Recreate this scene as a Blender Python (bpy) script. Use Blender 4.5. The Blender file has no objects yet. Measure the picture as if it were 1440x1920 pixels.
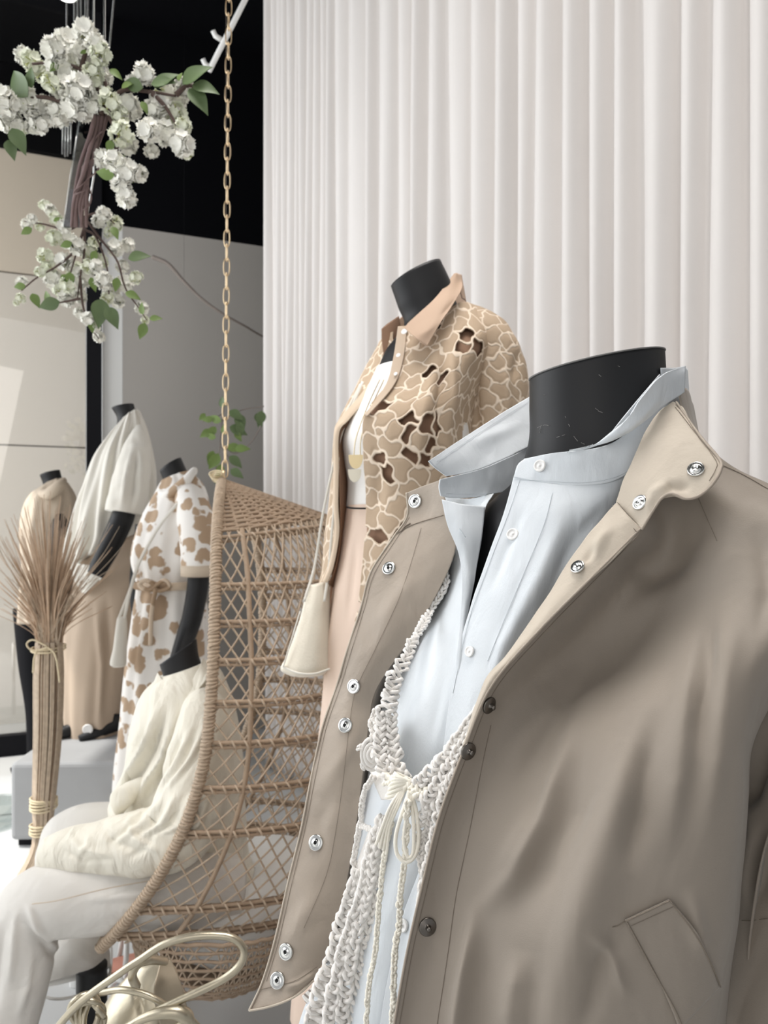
import bpy, math, random
import numpy as np
from mathutils import Vector, Matrix, noise

R = math.radians
PI = math.pi
rng = random.Random(7)
nrg = np.random.RandomState(7)
scene = bpy.context.scene
col = scene.collection

# ------------------------------------------------------------------ camera
F = 1386.7          # focal length in pixels of the 1440 x 1920 frame
CH = 1.30           # camera height
HY = 985.0          # row of the horizon
cam_d = bpy.data.cameras.new('camera')
cam = bpy.data.objects.new('camera', cam_d)
col.objects.link(cam)
scene.camera = cam
cam.location = (0, 0, CH)
cam.rotation_euler = (R(90), 0, 0)
cam_d.sensor_fit = 'VERTICAL'
cam_d.sensor_height = 36
cam_d.lens = 26
cam_d.shift_y = 25 / 1920
cam_d.clip_start = 0.02
cam_d.dof.use_dof = True
cam_d.dof.focus_distance = 0.66
cam_d.dof.aperture_fstop = 11.0

# ------------------------------------------------------------------ light
world = bpy.data.worlds.new('world')
scene.world = world
world.use_nodes = True
wn = world.node_tree.nodes
wn['Background'].inputs[0].default_value = (0.95, 0.97, 1.0, 1)
wn['Background'].inputs[1].default_value = 0.42

def area(name, loc, target, sx, sy, power, color=(1, 1, 1)):
    d = bpy.data.lights.new(name, 'AREA')
    d.shape = 'RECTANGLE'; d.size = sx; d.size_y = sy; d.energy = power; d.color = color
    o = bpy.data.objects.new(name, d); col.objects.link(o)
    o.location = loc
    o.rotation_euler = (Vector(target) - Vector(loc)).to_track_quat('-Z', 'Y').to_euler()
    return o
# daylight of the shop front: tall glazing on the left of the room
area('window_daylight', (-4.2, 1.6, 2.5), (0.0, 1.6, 1.0), 5.0, 3.2, 150, (0.95, 0.975, 1.0))
# daylight of the doorway behind the photographer
area('doorway_daylight', (-1.0, -2.6, 2.4), (0.3, 1.2, 1.1), 2.4, 2.4, 20, (1.0, 0.965, 0.92))
# added overhead fill to warm the curtain, stands for no actual fitting
area('curtain_warm_fill', (0.35, 1.1, 3.9), (0.55, 2.6, 1.4), 1.6, 0.5, 3.5, (1.0, 0.88, 0.78))
# ceiling spots over the display
area('display_spots', (0.0, 0.9, 3.7), (-0.05, 1.05, 1.0), 1.3, 1.3, 12, (1.0, 0.965, 0.93)).data.spread = R(75)
sun_d = bpy.data.lights.new('sun', 'SUN'); sun_d.energy = 3.2; sun_d.angle = R(1.0); sun_d.color = (1.0, 0.97, 0.92)
sun = bpy.data.objects.new('sun', sun_d); col.objects.link(sun)
sun.rotation_euler = Vector((0.50, 0.10, -0.86)).to_track_quat('-Z', 'Y').to_euler()

scene.view_settings.view_transform = 'Standard'
scene.view_settings.look = 'None'
scene.view_settings.gamma = 1
scene.view_settings.exposure = 0.30

# ------------------------------------------------------------------ helpers
def P(px, py, Y):
    """point seen at pixel (px, py) of the frame at distance Y"""
    return Vector(((px - 720) / F * Y, Y, CH - (py - HY) / F * Y))
def PA(a):
    a = np.asarray(a, dtype=float)
    Y = a[..., 2]
    return np.stack([(a[..., 0] - 720) / F * Y, Y, CH - (a[..., 1] - HY) / F * Y], -1)
def proj(p):
    p = np.asarray(p)
    return 720 + p[..., 0] / p[..., 1] * F, HY - (p[..., 2] - CH) / p[..., 1] * F

OFF = {}
def put(name, me, parent=None, offset=None):
    o = bpy.data.objects.new(name, me)
    col.objects.link(o)
    if parent is not None:
        o.parent = parent
        OFF[o.name] = OFF[parent.name]
    else:
        OFF[o.name] = Vector((0, 0, 0))
    return o
def thing(name, label, cat, loc, group=None):
    o = bpy.data.objects.new(name, None)
    col.objects.link(o)
    o.location = loc
    o.empty_display_size = 0.05
    OFF[o.name] = Vector(loc)
    tag(o, label, cat, group)
    return o
def tag(o, label=None, cat=None, group=None, kind=None):
    if label: o['label'] = label
    if cat: o['category'] = cat
    if group: o['group'] = group
    if kind: o['kind'] = kind
    return o
def mesh_obj(name, verts, faces, mat, parent=None, smooth=True):
    off = OFF[parent.name] if parent is not None else Vector((0, 0, 0))
    me = bpy.data.meshes.new(name)
    v = np.asarray(verts, dtype=float).reshape(-1, 3) - np.array(off)
    me.from_pydata(v.tolist(), [], faces if isinstance(faces, list) else faces.tolist())
    if smooth:
        me.polygons.foreach_set('use_smooth', [True] * len(me.polygons))
    me.update()
    if mat is not None:
        for m in (mat if isinstance(mat, (list, tuple)) else [mat]):
            me.materials.append(m)
    return put(name, me, parent)
def origin_to(o, p):
    """own origin for a top-level mesh, at its base"""
    p = Vector(p)
    o.data.transform(Matrix.Translation(-p)); o.location = p
    OFF[o.name] = p
    return o
def cr(pts, n):
    """Catmull-Rom through pts (N,...) resampled to n samples"""
    pts = np.asarray(pts, dtype=float)
    N = len(pts)
    if N == 2:
        t = np.linspace(0, 1, n).reshape((-1,) + (1,) * (pts.ndim - 1))
        return pts[0] * (1 - t) + pts[1] * t
    ext = np.concatenate([[2 * pts[0] - pts[1]], pts, [2 * pts[-1] - pts[-2]]])
    t = np.linspace(0, N - 1, n); i = np.minimum(t.astype(int), N - 2); f = t - i
    f = f.reshape((-1,) + (1,) * (pts.ndim - 1))
    p0, p1, p2, p3 = ext[i], ext[i + 1], ext[i + 2], ext[i + 3]
    return 0.5 * (2 * p1 + (p2 - p0) * f + (2 * p0 - 5 * p1 + 4 * p2 - p3) * f ** 2 + (3 * p1 - p0 - 3 * p2 + p3) * f ** 3)
def normals(G):
    du = np.gradient(G, axis=1); dv = np.gradient(G, axis=0)
    n = np.cross(du, dv)
    n /= np.linalg.norm(n, axis=-1, keepdims=True) + 1e-12
    return n
def toward(G, n, eye=(0, 0, CH)):
    d = np.array(eye) - G
    s = np.sign(np.median((n * d).sum(-1)))
    return n * (s if s != 0 else 1)
def segdist(px, py, poly):
    """distance to polyline and parameter along it (0..1)"""
    best = np.full(px.shape, 1e9); par = np.zeros(px.shape)
    poly = np.asarray(poly, float)
    L = np.r_[0, np.cumsum(np.linalg.norm(np.diff(poly, axis=0), axis=1))]
    for k in range(len(poly) - 1):
        a, b = poly[k], poly[k + 1]
        d = b - a; l2 = (d ** 2).sum() + 1e-9
        t = np.clip(((px - a[0]) * d[0] + (py - a[1]) * d[1]) / l2, 0, 1)
        dd = np.hypot(px - a[0] - t * d[0], py - a[1] - t * d[1])
        m = dd < best
        best[m] = dd[m]; par[m] = (L[k] + t[m] * (L[k + 1] - L[k])) / L[-1]
    return best, par
def apply_folds(G, folds, n=None):
    """raise soft ridges / sink valleys along pencil lines given in frame coordinates"""
    n = toward(G, normals(G)) if n is None else n
    px, py = proj(G)
    D = np.zeros(px.shape)
    for poly, w, amp in folds:
        d, t = segdist(px, py, poly)
        D += amp * np.exp(-(d / w) ** 2) * np.clip(np.sin(np.clip(t, 0.0, 1.0) * PI) ** 1.3 * 1.3, 0, 1.1)
    return G + n * D[..., None]
def wav(G, amp, scale, seed=0, n=None):
    """smooth cloth unevenness"""
    n = toward(G, normals(G)) if n is None else n
    r = np.random.RandomState(seed)
    D = np.zeros(G.shape[:2])
    for k in range(7):
        d = r.normal(size=3); d /= np.linalg.norm(d)
        f = scale * (0.6 + 1.2 * r.rand())
        d2 = r.normal(size=3) * f * 0.4
        D += np.sin((G @ d) * f * 2 * PI + r.rand() * 6.28 + 1.3 * np.sin((G @ d2) * 2 * PI + r.rand() * 6)) / 7
    return G + n * (D * amp)[..., None]
def grid_faces(a, b, closed=False):
    idx = np.arange(a * b).reshape(a, b)
    if closed:
        nx = np.roll(idx, -1, axis=1)
        q = np.stack([idx[:-1], nx[:-1], nx[1:], idx[1:]], -1)
    else:
        q = np.stack([idx[:-1, :-1], idx[:-1, 1:], idx[1:, 1:], idx[1:, :-1]], -1)
    return q.reshape(-1, 4)
PATCH = {}
def surf(rows, nv, nu, px=True):
    A = np.asarray(rows, float)
    if px: A = PA(A)
    A = cr(A, nv)
    A = np.swapaxes(cr(np.swapaxes(A, 0, 1), nu), 0, 1)
    return A
def sheet(name, G, mat, parent, thick=0.0012, keep=None, key=None):
    """cloth sheet with real thickness from a grid of points"""
    a, b = G.shape[:2]
    n = toward(G, normals(G))
    V = np.concatenate([G.reshape(-1, 3), (G - n * thick).reshape(-1, 3)])
    q = grid_faces(a, b)
    if keep is not None:
        q = q[keep.reshape(-1)]
    fr = q; bk = q[:, ::-1] + a * b
    # rim
    e = {}
    for f in q:
        for i in range(4):
            x, y = int(f[i]), int(f[(i + 1) % 4])
            if (y, x) in e: del e[(y, x)]
            else: e[(x, y)] = 1
    side = [[y, x, x + a * b, y + a * b] for (x, y) in e]
    faces = fr.tolist() + bk.tolist() + side
    o = mesh_obj(name, V, faces, mat, parent)
    PATCH[key or name] = (G, n)
    return o
def on(key, px, py):
    """point and outward normal of a sheet where pixel (px,py) sees it"""
    G, n = PATCH[key]
    x, y = proj(G)
    k = np.argmin((x - px) ** 2 + (y - py) ** 2)
    return Vector(G.reshape(-1, 3)[k]), Vector(n.reshape(-1, 3)[k])
class MB:
    def __init__(self): self.v = []; self.f = []; self.n = 0
    def add(self, V, Fc):
        V = np.asarray(V, float).reshape(-1, 3)
        Fa = [[int(i) + self.n for i in f] for f in Fc]
        self.v.append(V); self.f += Fa; self.n += len(V)
        return self
    def tube(self, pts, r, sides=6, caps=True, flat=None):
        pts = np.asarray(pts, float); n = len(pts)
        r = np.broadcast_to(np.asarray(r, float), (n,))
        T = np.gradient(pts, axis=0); T /= np.linalg.norm(T, axis=1, keepdims=True) + 1e-12
        up = np.array([0, 0, 1.0]) if abs(T[0][2]) < 0.9 else np.array([1.0, 0, 0])
        N = np.zeros_like(T)
        c = np.cross(T[0], up); N[0] = c / np.linalg.norm(c)
        for i in range(1, n):
            c = N[i - 1] - T[i] * (N[i - 1] @ T[i]); N[i] = c / (np.linalg.norm(c) + 1e-12)
        B = np.cross(T, N)
        a = np.linspace(0, 2 * PI, sides, endpoint=False)
        V = pts[:, None] + r[:, None, None] * (np.cos(a)[None, :, None] * N[:, None] + np.sin(a)[None, :, None] * (B[:, None]))
        f = grid_faces(n, sides, True).tolist()
        if caps: f += [list(range(sides))[::-1], [(n - 1) * sides + k for k in range(sides)]]
        return self.add(V, f)
    def box(self, c, s, rz=0):
        c = Vector(c); m = Matrix.Rotation(rz, 3, 'Z')
        V = [c + m @ Vector((x * s[0] / 2, y * s[1] / 2, z * s[2] / 2)) for x in (-1, 1) for y in (-1, 1) for z in (-1, 1)]
        return self.add(np.array(V), [[0, 1, 3, 2], [4, 6, 7, 5], [0, 4, 5, 1], [2, 3, 7, 6], [0, 2, 6, 4], [1, 5, 7, 3]])
    def lathe(self, prof, c=(0, 0, 0), n=32, sx=1, sy=1):
        a = np.linspace(0, 2 * PI, n, endpoint=False)
        pr = np.asarray(prof, float)
        V = np.stack([pr[:, :1] * np.cos(a) * sx + c[0], pr[:, :1] * np.sin(a) * sy + c[1], np.repeat(pr[:, 1:2], n, 1) + c[2]], -1)
        f = grid_faces(len(pr), n, True).tolist()
        f += [list(range(n))[::-1], [(len(pr) - 1) * n + k for k in range(n)]]
        return self.add(V, f)
    def build(self, name, mat, parent=None, smooth=True):
        return mesh_obj(name, np.concatenate(self.v), self.f, mat, parent, smooth)
def bevel(o, w=0.004, seg=2):
    m = o.modifiers.new('bevel', 'BEVEL'); m.width = w; m.segments = seg; m.limit_method = 'ANGLE'
    return o
def loft(name, rows, mat, parent, nv=60, nu=64, fold=0.0, waves=9, cap=True, noise_amp=0.0, nscale=8, seed=1, folds=None, key=None, fz=0.0):
    """closed body from cross-sections: (x_left, y_left, x_right, y_right, Y, half_depth)"""
    A = cr(np.asarray(rows, float), nv)
    L = PA(np.stack([A[:, 0], A[:, 1], A[:, 4]], -1)); Rr = PA(np.stack([A[:, 2], A[:, 3], A[:, 4]], -1))
    c = (L + Rr) / 2; h = (Rr - L) / 2; d = A[:, 5]
    th = np.linspace(0, 2 * PI, nu, endpoint=False)
    v = np.linspace(0, 1, nv)
    G = c[:, None] + h[:, None] * np.cos(th)[None, :, None] + d[:, None, None] * np.sin(th)[None, :, None] * np.array([0, 1, 0])
    if fold or noise_amp:
        n = G - c[:, None]; n /= np.linalg.norm(n, axis=-1, keepdims=True) + 1e-9
        ph = seed * 1.7
        D = fold * (np.sin(th * waves + ph + 1.6 * np.sin(v[:, None] * 3 + ph)) * 0.6 + 0.4 * np.sin(th * (waves * 1.7) + 2 * ph + v[:, None] * 2.2))
        D = D * (0.25 + 0.75 * v[:, None]) if fz == 0 else D * np.ones_like(v[:, None])
        G = G + n * D[..., None]
        if noise_amp: G = wav(G, noise_amp, nscale, seed, n)
    if folds:
        n = G - c[:, None]; n /= np.linalg.norm(n, axis=-1, keepdims=True) + 1e-9
        G = apply_folds(G, folds, n)
    f = grid_faces(nv, nu, True).tolist()
    if cap: f += [list(range(nu))[::-1], [(nv - 1) * nu + k for k in range(nu)]]
    o = mesh_obj(name, G, f, mat, parent)
    n = G - c[:, None]; n /= np.linalg.norm(n, axis=-1, keepdims=True) + 1e-9
    vis = ((n * (np.array([0, 0, CH]) - G)).sum(-1) > 0)
    Gv = G.copy(); Gv[~vis] = (0, 50, 90)
    PATCH[key or name] = (Gv, n)
    return o
def limb(name, pts, radii, mat, parent, n=40, sides=24, flat=1.0, wr=0.0, seed=3, nscale=12, folds=None):
    """tapering limb or sleeve through frame points (px,py,Y) with radii in metres"""
    p = cr(PA(np.asarray(pts, float)), n); r = cr(np.asarray(radii, float)[:, None], n)[:, 0]
    mb = MB()
    # rounded ends
    mb.tube(p, r, sides)
    V = mb.v[0]
    if folds:
        G = V.reshape(n, sides, 3); c = p[:, None]
        nn = G - c; nn /= np.linalg.norm(nn, axis=-1, keepdims=True)
        V = apply_folds(G, folds, nn).reshape(-1, 3); mb.v[0] = V
    if wr:
        G = V.reshape(n, sides, 3); c = p[:, None]
        nn = G - c; nn /= np.linalg.norm(nn, axis=-1, keepdims=True)
        V = wav(G, wr, nscale, seed, nn).reshape(-1, 3)
        mb.v[0] = V
    return mb.build(name, mat, parent)
def copy_tree(o, parent=None):
    c = o.copy(); col.objects.link(c); c.parent = parent
    OFF[c.name] = OFF.get(o.name, Vector())
    for ch in list(o.children): copy_tree(ch, c)
    return c

# ------------------------------------------------------------------ materials
def mat(name, color, rough=0.8, metal=0.0, crinkle=None, bump=0.0, bscale=300, var=0.0, vscale=6, sheen=0.0, trans=0.0, spec=0.5, weave=None, ior=1.45, sub=0.0):
    m = bpy.data.materials.new(name); m.use_nodes = True
    nt = m.node_tree; b = nt.nodes['Principled BSDF']
    b.inputs['Base Color'].default_value = (*color, 1)
    b.inputs['Roughness'].default_value = rough
    b.inputs['Metallic'].default_value = metal
    b.inputs['Specular IOR Level'].default_value = spec
    b.inputs['Sheen Weight'].default_value = sheen
    b.inputs['Transmission Weight'].default_value = trans
    b.inputs['IOR'].default_value = ior
    tc = nt.nodes.new('ShaderNodeTexCoord')
    if var:
        nz = nt.nodes.new('ShaderNodeTexNoise'); nz.inputs['Scale'].default_value = vscale; nz.inputs['Detail'].default_value = 5
        nt.links.new(tc.outputs['Object'], nz.inputs['Vector'])
        mx = nt.nodes.new('ShaderNodeMix'); mx.data_type = 'RGBA'
        mx.inputs[6].default_value = (*[c * (1 - var) for c in color], 1)
        mx.inputs[7].default_value = (*[min(1, c * (1 + var)) for c in color], 1)
        nt.links.new(nz.outputs['Fac'], mx.inputs[0]); nt.links.new(mx.outputs[2], b.inputs['Base Color'])
    if bump:
        bp = nt.nodes.new('ShaderNodeBump'); bp.inputs['Strength'].default_value = bump; bp.inputs['Distance'].default_value = 0.001
        nz = nt.nodes.new('ShaderNodeTexNoise'); nz.inputs['Scale'].default_value = bscale; nz.inputs['Detail'].default_value = 4
        mp = nt.nodes.new('ShaderNodeMapping')
        if weave: mp.inputs['Scale'].default_value = weave
        nt.links.new(tc.outputs['Object'], mp.inputs['Vector']); nt.links.new(mp.outputs['Vector'], nz.inputs['Vector'])
        nt.links.new(nz.outputs['Fac'], bp.inputs['Height']); nt.links.new(bp.outputs['Normal'], b.inputs['Normal'])
    if crinkle:
        sc_, dist, stretch = crinkle
        n2 = nt.nodes.new('ShaderNodeTexNoise'); n2.inputs['Scale'].default_value = sc_; n2.inputs['Detail'].default_value = 3; n2.inputs['Distortion'].default_value = 0.5
        mp2 = nt.nodes.new('ShaderNodeMapping'); mp2.inputs['Scale'].default_value = stretch; mp2.inputs['Rotation'].default_value = (0.3, 0.5, 0.2)
        b2 = nt.nodes.new('ShaderNodeBump'); b2.inputs['Strength'].default_value = 0.6; b2.inputs['Distance'].default_value = dist
        nt.links.new(tc.outputs['Object'], mp2.inputs['Vector']); nt.links.new(mp2.outputs['Vector'], n2.inputs['Vector'])
        nt.links.new(n2.outputs['Fac'], b2.inputs['Height'])
        if bump: nt.links.new(bp.outputs['Normal'], b2.inputs['Normal'])
        nt.links.new(b2.outputs['Normal'], b.inputs['Normal'])
    return m
def glass_mat(name, color=(0.95, 0.97, 0.97), refl=0.12, rough=0.0):
    """clear pane: mostly see-through with a faint mirror"""
    m = bpy.data.materials.new(name); m.use_nodes = True
    nt = m.node_tree; nt.nodes.clear()
    out = nt.nodes.new('ShaderNodeOutputMaterial'); mix = nt.nodes.new('ShaderNodeMixShader')
    t = nt.nodes.new('ShaderNodeBsdfTransparent'); g = nt.nodes.new('ShaderNodeBsdfGlossy')
    t.inputs[0].default_value = (*color, 1); g.inputs['Roughness'].default_value = rough
    mix.inputs[0].default_value = refl
    nt.links.new(t.outputs[0], mix.inputs[1]); nt.links.new(g.outputs[0], mix.inputs[2]); nt.links.new(mix.outputs[0], out.inputs[0])
    return m
M = {}
M['black'] = mat('black_lacquer', (0.013, 0.013, 0.014), 0.48, spec=0.35, bump=0.12, bscale=60)
M['black_matte'] = mat('black_matte', (0.006, 0.006, 0.008), 0.7, spec=0.2)
M['soot'] = mat('black_upper_wall', (0.0022, 0.0024, 0.0035), 0.85, spec=0.1)
M['khaki'] = mat('khaki_cotton', (0.262, 0.223, 0.183), 0.66, crinkle=(11, .010, (1.3, 1, .6)), bump=0.16, bscale=700, var=0.05, vscale=9, sheen=0.15, weave=(1, 1, 2.5))
M['khaki_light'] = mat('khaki_facing', (0.47, 0.41, 0.335), 0.68, crinkle=(30, .004, (1, 1, 1)), bump=0.2, bscale=600, var=0.05, vscale=14, sheen=0.1)
M['khaki_strip'] = mat('khaki_placket', (0.35, 0.295, 0.24), 0.62, crinkle=(26, .006, (1, 1, .8)), bump=0.2, bscale=500, var=0.08, vscale=14, sheen=0.1)
M['seam'] = mat('seam_thread', (0.20, 0.165, 0.13), 0.8)
M['seam_light'] = mat('pale_thread', (0.62, 0.56, 0.48), 0.8)
M['shirt'] = mat('white_blue_poplin', (0.63, 0.665, 0.695), 0.6, crinkle=(30, .0035, (1.6, 1.6, .6)), bump=0.25, bscale=450, var=0.03, vscale=12, sheen=0.1, weave=(3, 3, 0.6))
M['shirt_seam'] = mat('shirt_stitch', (0.50, 0.54, 0.57), 0.8)
M['yarn'] = mat('ivory_yarn', (0.80, 0.77, 0.73), 0.9, bump=0.5, bscale=900, var=0.05, vscale=60, sheen=0.4)
M['yarn2'] = mat('cream_ribbon', (0.84, 0.80, 0.70), 0.85, bump=0.5, bscale=900, sheen=0.3)
M['steel'] = mat('snap_steel', (0.66, 0.66, 0.64), 0.22, metal=1.0)
M['steel_dark'] = mat('snap_socket', (0.05, 0.05, 0.05), 0.4, metal=1.0)
M['gunmetal'] = mat('gunmetal_snap', (0.16, 0.145, 0.13), 0.35, metal=1.0)
M['pearl'] = mat('pearl_button', (0.80, 0.79, 0.77), 0.25, spec=0.7)
M['brass'] = mat('brass_chain', (0.72, 0.56, 0.36), 0.3, metal=1.0)
M['gold_leather'] = mat('gold_metallic_leather', (0.47, 0.42, 0.32), 0.36, metal=0.92, bump=0.35, bscale=90, var=0.12, vscale=30)
M['rattan'] = mat('rattan', (0.33, 0.24, 0.165), 0.65, bump=0.4, bscale=200, var=0.28, vscale=40)
M['rattan_pale'] = mat('pale_rattan', (0.43, 0.335, 0.245), 0.65, bump=0.4, bscale=200, var=0.22, vscale=50)
M['curtain'] = mat('sheer_curtain_cloth', (0.80, 0.765, 0.74), 0.85, bump=0.15, bscale=500, var=0.015, vscale=4, weave=(4, 4, 0.5), sheen=0.2)
M['beige'] = mat('beige_panel', (0.80, 0.735, 0.65), 0.45, var=0.04, vscale=1.5)
M['pale_panel'] = mat('pale_panel', (0.82, 0.79, 0.75), 0.45, var=0.03, vscale=1.5)
M['wall'] = mat('grey_beige_plaster', (0.42, 0.395, 0.365), 0.8, var=0.05, vscale=1.2, bump=0.05, bscale=30)
M['white'] = mat('white_paint', (0.78, 0.78, 0.76), 0.6)
M['floor'] = mat('pale_grey_floor', (0.58, 0.59, 0.59), 0.45, var=0.10, vscale=3, bump=0.03, bscale=20)
M['concrete'] = mat('grey_concrete', (0.33, 0.335, 0.34), 0.75, var=0.10, vscale=7, bump=0.2, bscale=80)
M['joint'] = mat('joint_line', (0.22, 0.20, 0.18), 0.8)
M['glass'] = glass_mat('window_glass', (1.0, 0.985, 0.96), refl=0.09)
M['acrylic'] = glass_mat('smoked_acrylic', (0.45, 0.45, 0.48), 0.16, 0.02)
M['clear'] = glass_mat('clear_glass', (0.95, 0.975, 0.97), 0.2, 0.02)
M['petal'] = mat('white_petal', (0.93, 0.92, 0.85), 0.7, var=0.04, vscale=40, sheen=0.2)
M['petal2'] = mat('greenish_petal', (0.86, 0.88, 0.74), 0.7, var=0.06, vscale=40)
M['sepal'] = mat('yellow_green_bud', (0.50, 0.53, 0.22), 0.7, var=0.2, vscale=40)
M['leaf'] = mat('green_leaf', (0.12, 0.175, 0.075), 0.5, var=0.3, vscale=18)
M['leaf2'] = mat('bright_leaf', (0.17, 0.25, 0.07), 0.5, var=0.35, vscale=18)
M['twig'] = mat('brown_twig', (0.10, 0.065, 0.055), 0.8, bump=0.6, bscale=120, var=0.2, vscale=30)
M['bark'] = mat('grey_branch', (0.20, 0.17, 0.15), 0.8, var=0.2, vscale=30)
M['straw'] = mat('dried_grass', (0.50, 0.36, 0.25), 0.75, var=0.38, vscale=30, bump=0.3, bscale=200)
M['straw2'] = mat('grey_straw', (0.44, 0.35, 0.26), 0.75, var=0.35, vscale=60)
M['raffia'] = mat('raffia', (0.66, 0.56, 0.38), 0.8)
M['linen'] = mat('cream_linen', (0.74, 0.70, 0.60), 0.8, crinkle=(14, .03, (1.5, 1.0, .7)), bump=0.5, bscale=120, var=0.03, vscale=10, sheen=0.2)
M['trouser'] = mat('stone_cotton', (0.66, 0.635, 0.595), 0.8, crinkle=(9, .02, (1, 1, 1)), bump=0.6, bscale=45, var=0.03, vscale=10)
M['wool'] = mat('ivory_wool', (0.72, 0.69, 0.62), 0.9, bump=0.4, bscale=300, sheen=0.3)
M['tan'] = mat('tan_cotton', (0.47, 0.37, 0.28), 0.75, bump=0.2, bscale=400, var=0.04, vscale=9)
M['tan_light'] = mat('light_tan_cotton', (0.55, 0.46, 0.36), 0.75, bump=0.2, bscale=400, var=0.12, vscale=14)
M['lace_collar'] = mat('camel_collar', (0.48, 0.34, 0.245), 0.7, bump=0.2, bscale=500)
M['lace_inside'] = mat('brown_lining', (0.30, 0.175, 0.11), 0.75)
M['blush'] = mat('blush_trouser_cloth', (0.70, 0.55, 0.45), 0.7, bump=0.1, bscale=300)
M['camisole'] = mat('white_jersey', (0.82, 0.80, 0.77), 0.7, bump=0.1, bscale=300)
M['felt'] = mat('cream_felt', (0.72, 0.66, 0.55), 0.95, bump=0.9, bscale=220, var=0.05, vscale=30, sheen=0.4)
M['brass_plate'] = mat('brushed_brass', (0.66, 0.54, 0.33), 0.35, metal=1.0)
M['ivory_plate'] = mat('ivory_plate', (0.78, 0.73, 0.60), 0.35)
M['rose'] = mat('rose_enamel', (0.72, 0.34, 0.26), 0.4)
lamp = bpy.data.materials.new('lamp_glow'); lamp.use_nodes = True
lamp.node_tree.nodes['Principled BSDF'].inputs['Emission Color'].default_value = (1, 0.95, 0.88, 1)
lamp.node_tree.nodes['Principled BSDF'].inputs['Emission Strength'].default_value = 12
M['lamp'] = lamp
def print_mat(name, c0, c1, scale, thr):
    m = mat(name, c0, 0.75, bump=0.2, bscale=400); nt = m.node_tree
    tc = [n for n in nt.nodes if n.type == 'TEX_COORD'][0]
    v = nt.nodes.new('ShaderNodeTexVoronoi'); v.inputs['Scale'].default_value = scale; v.inputs['Randomness'].default_value = 0.9
    nz = nt.nodes.new('ShaderNodeTexNoise'); nz.inputs['Scale'].default_value = scale * 1.3
    ad = nt.nodes.new('ShaderNodeVectorMath'); ad.operation = 'MULTIPLY_ADD'; ad.inputs[1].default_value = (0.06,) * 3
    nt.links.new(tc.outputs['Object'], nz.inputs['Vector']); nt.links.new(nz.outputs['Color'], ad.inputs[0]); nt.links.new(tc.outputs['Object'], ad.inputs[2])
    nt.links.new(ad.outputs[0], v.inputs['Vector'])
    rp = nt.nodes.new('ShaderNodeValToRGB'); rp.color_ramp.interpolation = 'LINEAR'
    rp.color_ramp.elements[0].position = thr; rp.color_ramp.elements[0].color = (*c1, 1)
    rp.color_ramp.elements[1].position = thr + 0.06; rp.color_ramp.elements[1].color = (*c0, 1)
    nt.links.new(v.outputs['Distance'], rp.inputs[0]); nt.links.new(rp.outputs[0], nt.nodes['Principled BSDF'].inputs['Base Color'])
    return m
M['floral'] = print_mat('white_and_tan_floral_print', (0.80, 0.77, 0.73), (0.42, 0.30, 0.20), 15, 0.43)
M['floral_dark'] = print_mat('tan_floral_print', (0.62, 0.50, 0.38), (0.36, 0.25, 0.16), 10, 0.5)
def lace_mat():
    m = mat('embroidered_lace', (0.50, 0.375, 0.26), 0.75, bump=0.2, bscale=350); nt = m.node_tree
    at = nt.nodes.new('ShaderNodeAttribute'); at.attribute_name = 'cord'
    mx = nt.nodes.new('ShaderNodeMix'); mx.data_type = 'RGBA'
    mx.inputs[6].default_value = (0.46, 0.345, 0.24, 1); mx.inputs[7].default_value = (0.78, 0.66, 0.53, 1)
    nt.links.new(at.outputs['Fac'], mx.inputs[0]); nt.links.new(mx.outputs[2], nt.nodes['Principled BSDF'].inputs['Base Color'])
    return m
M['lace'] = lace_mat()

# ------------------------------------------------------------------ room shell
def struct(name, mb, m, smooth=False):
    o = mb.build(name, m, None, smooth); o['kind'] = 'structure'; return o
struct('floor', MB().box((-1.0, 3.0, -0.05), (12, 14, 0.1)), M['floor'])
struct('ceiling', MB().box((0.1, 3.4, 4.35), (7.2, 12.4, 0.1)), M['soot'])
# end wall: runs to the right and away
WD = np.array([1, 0.41]) / math.hypot(1, 0.41)
WA = np.array([P(230, HY, 4.4).x, 4.4]); 
def wallbox(name, s0, s1, z0, z1, m, back=0.0, thick=0.12):
    a = WA + WD * s0; b = WA + WD * s1
    c = (a + b) / 2 + np.array([-WD[1], WD[0]]) * (back + thick / 2)
    return struct(name, MB().box((c[0], c[1], (z0 + z1) / 2), (s1 - s0, thick, z1 - z0), math.atan2(WD[1], WD[0])), m)
wallbox('wall_back', 0.0, 3.2, 0.0, 3.08, M['wall'])
wallbox('wall_upper', -0.115, 3.2, 3.083, 4.3, M['soot'])
wallbox('trim_1', -0.11, -0.001, 0.0, 3.08, M['white'], back=0.0, thick=0.16)
wallbox('trim_2', -0.20, -0.117, 0.0, 4.3, M['black_matte'], back=-0.03, thick=0.10)
# glazed bay left of the post, facade panels behind the pane
FZ = 3.76
for k, (z0, z1) in enumerate(((0.0, 1.82), (1.832, 2.95), (2.962, FZ))):
    wallbox('wall_left_%d' % (k + 1) if k else 'wall_left', -3.0, -0.20, z0, z1, M['beige' if k == 2 else 'pale_panel'], back=0.75)
wallbox('wall_left_joint', -3.0, -0.20, 0.0, FZ - 0.02, M['joint'], back=0.765, thick=0.09)
wallbox('wall_left_upper', -3.0, -0.2, FZ + 0.002, 4.3, M['soot'], back=0.7)
wallbox('window_1', -2.6, -0.202, 0.12, 4.28, M['glass'], back=0.02, thick=0.012)
wallbox('trim_3', -2.6, -0.202, 0.0, 0.115, M['black_matte'], back=-0.01, thick=0.06)
struct('wall_right', MB().box((1.55, 3.6, 2.15), (0.1, 5.6, 4.3)), M['wall'])

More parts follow.
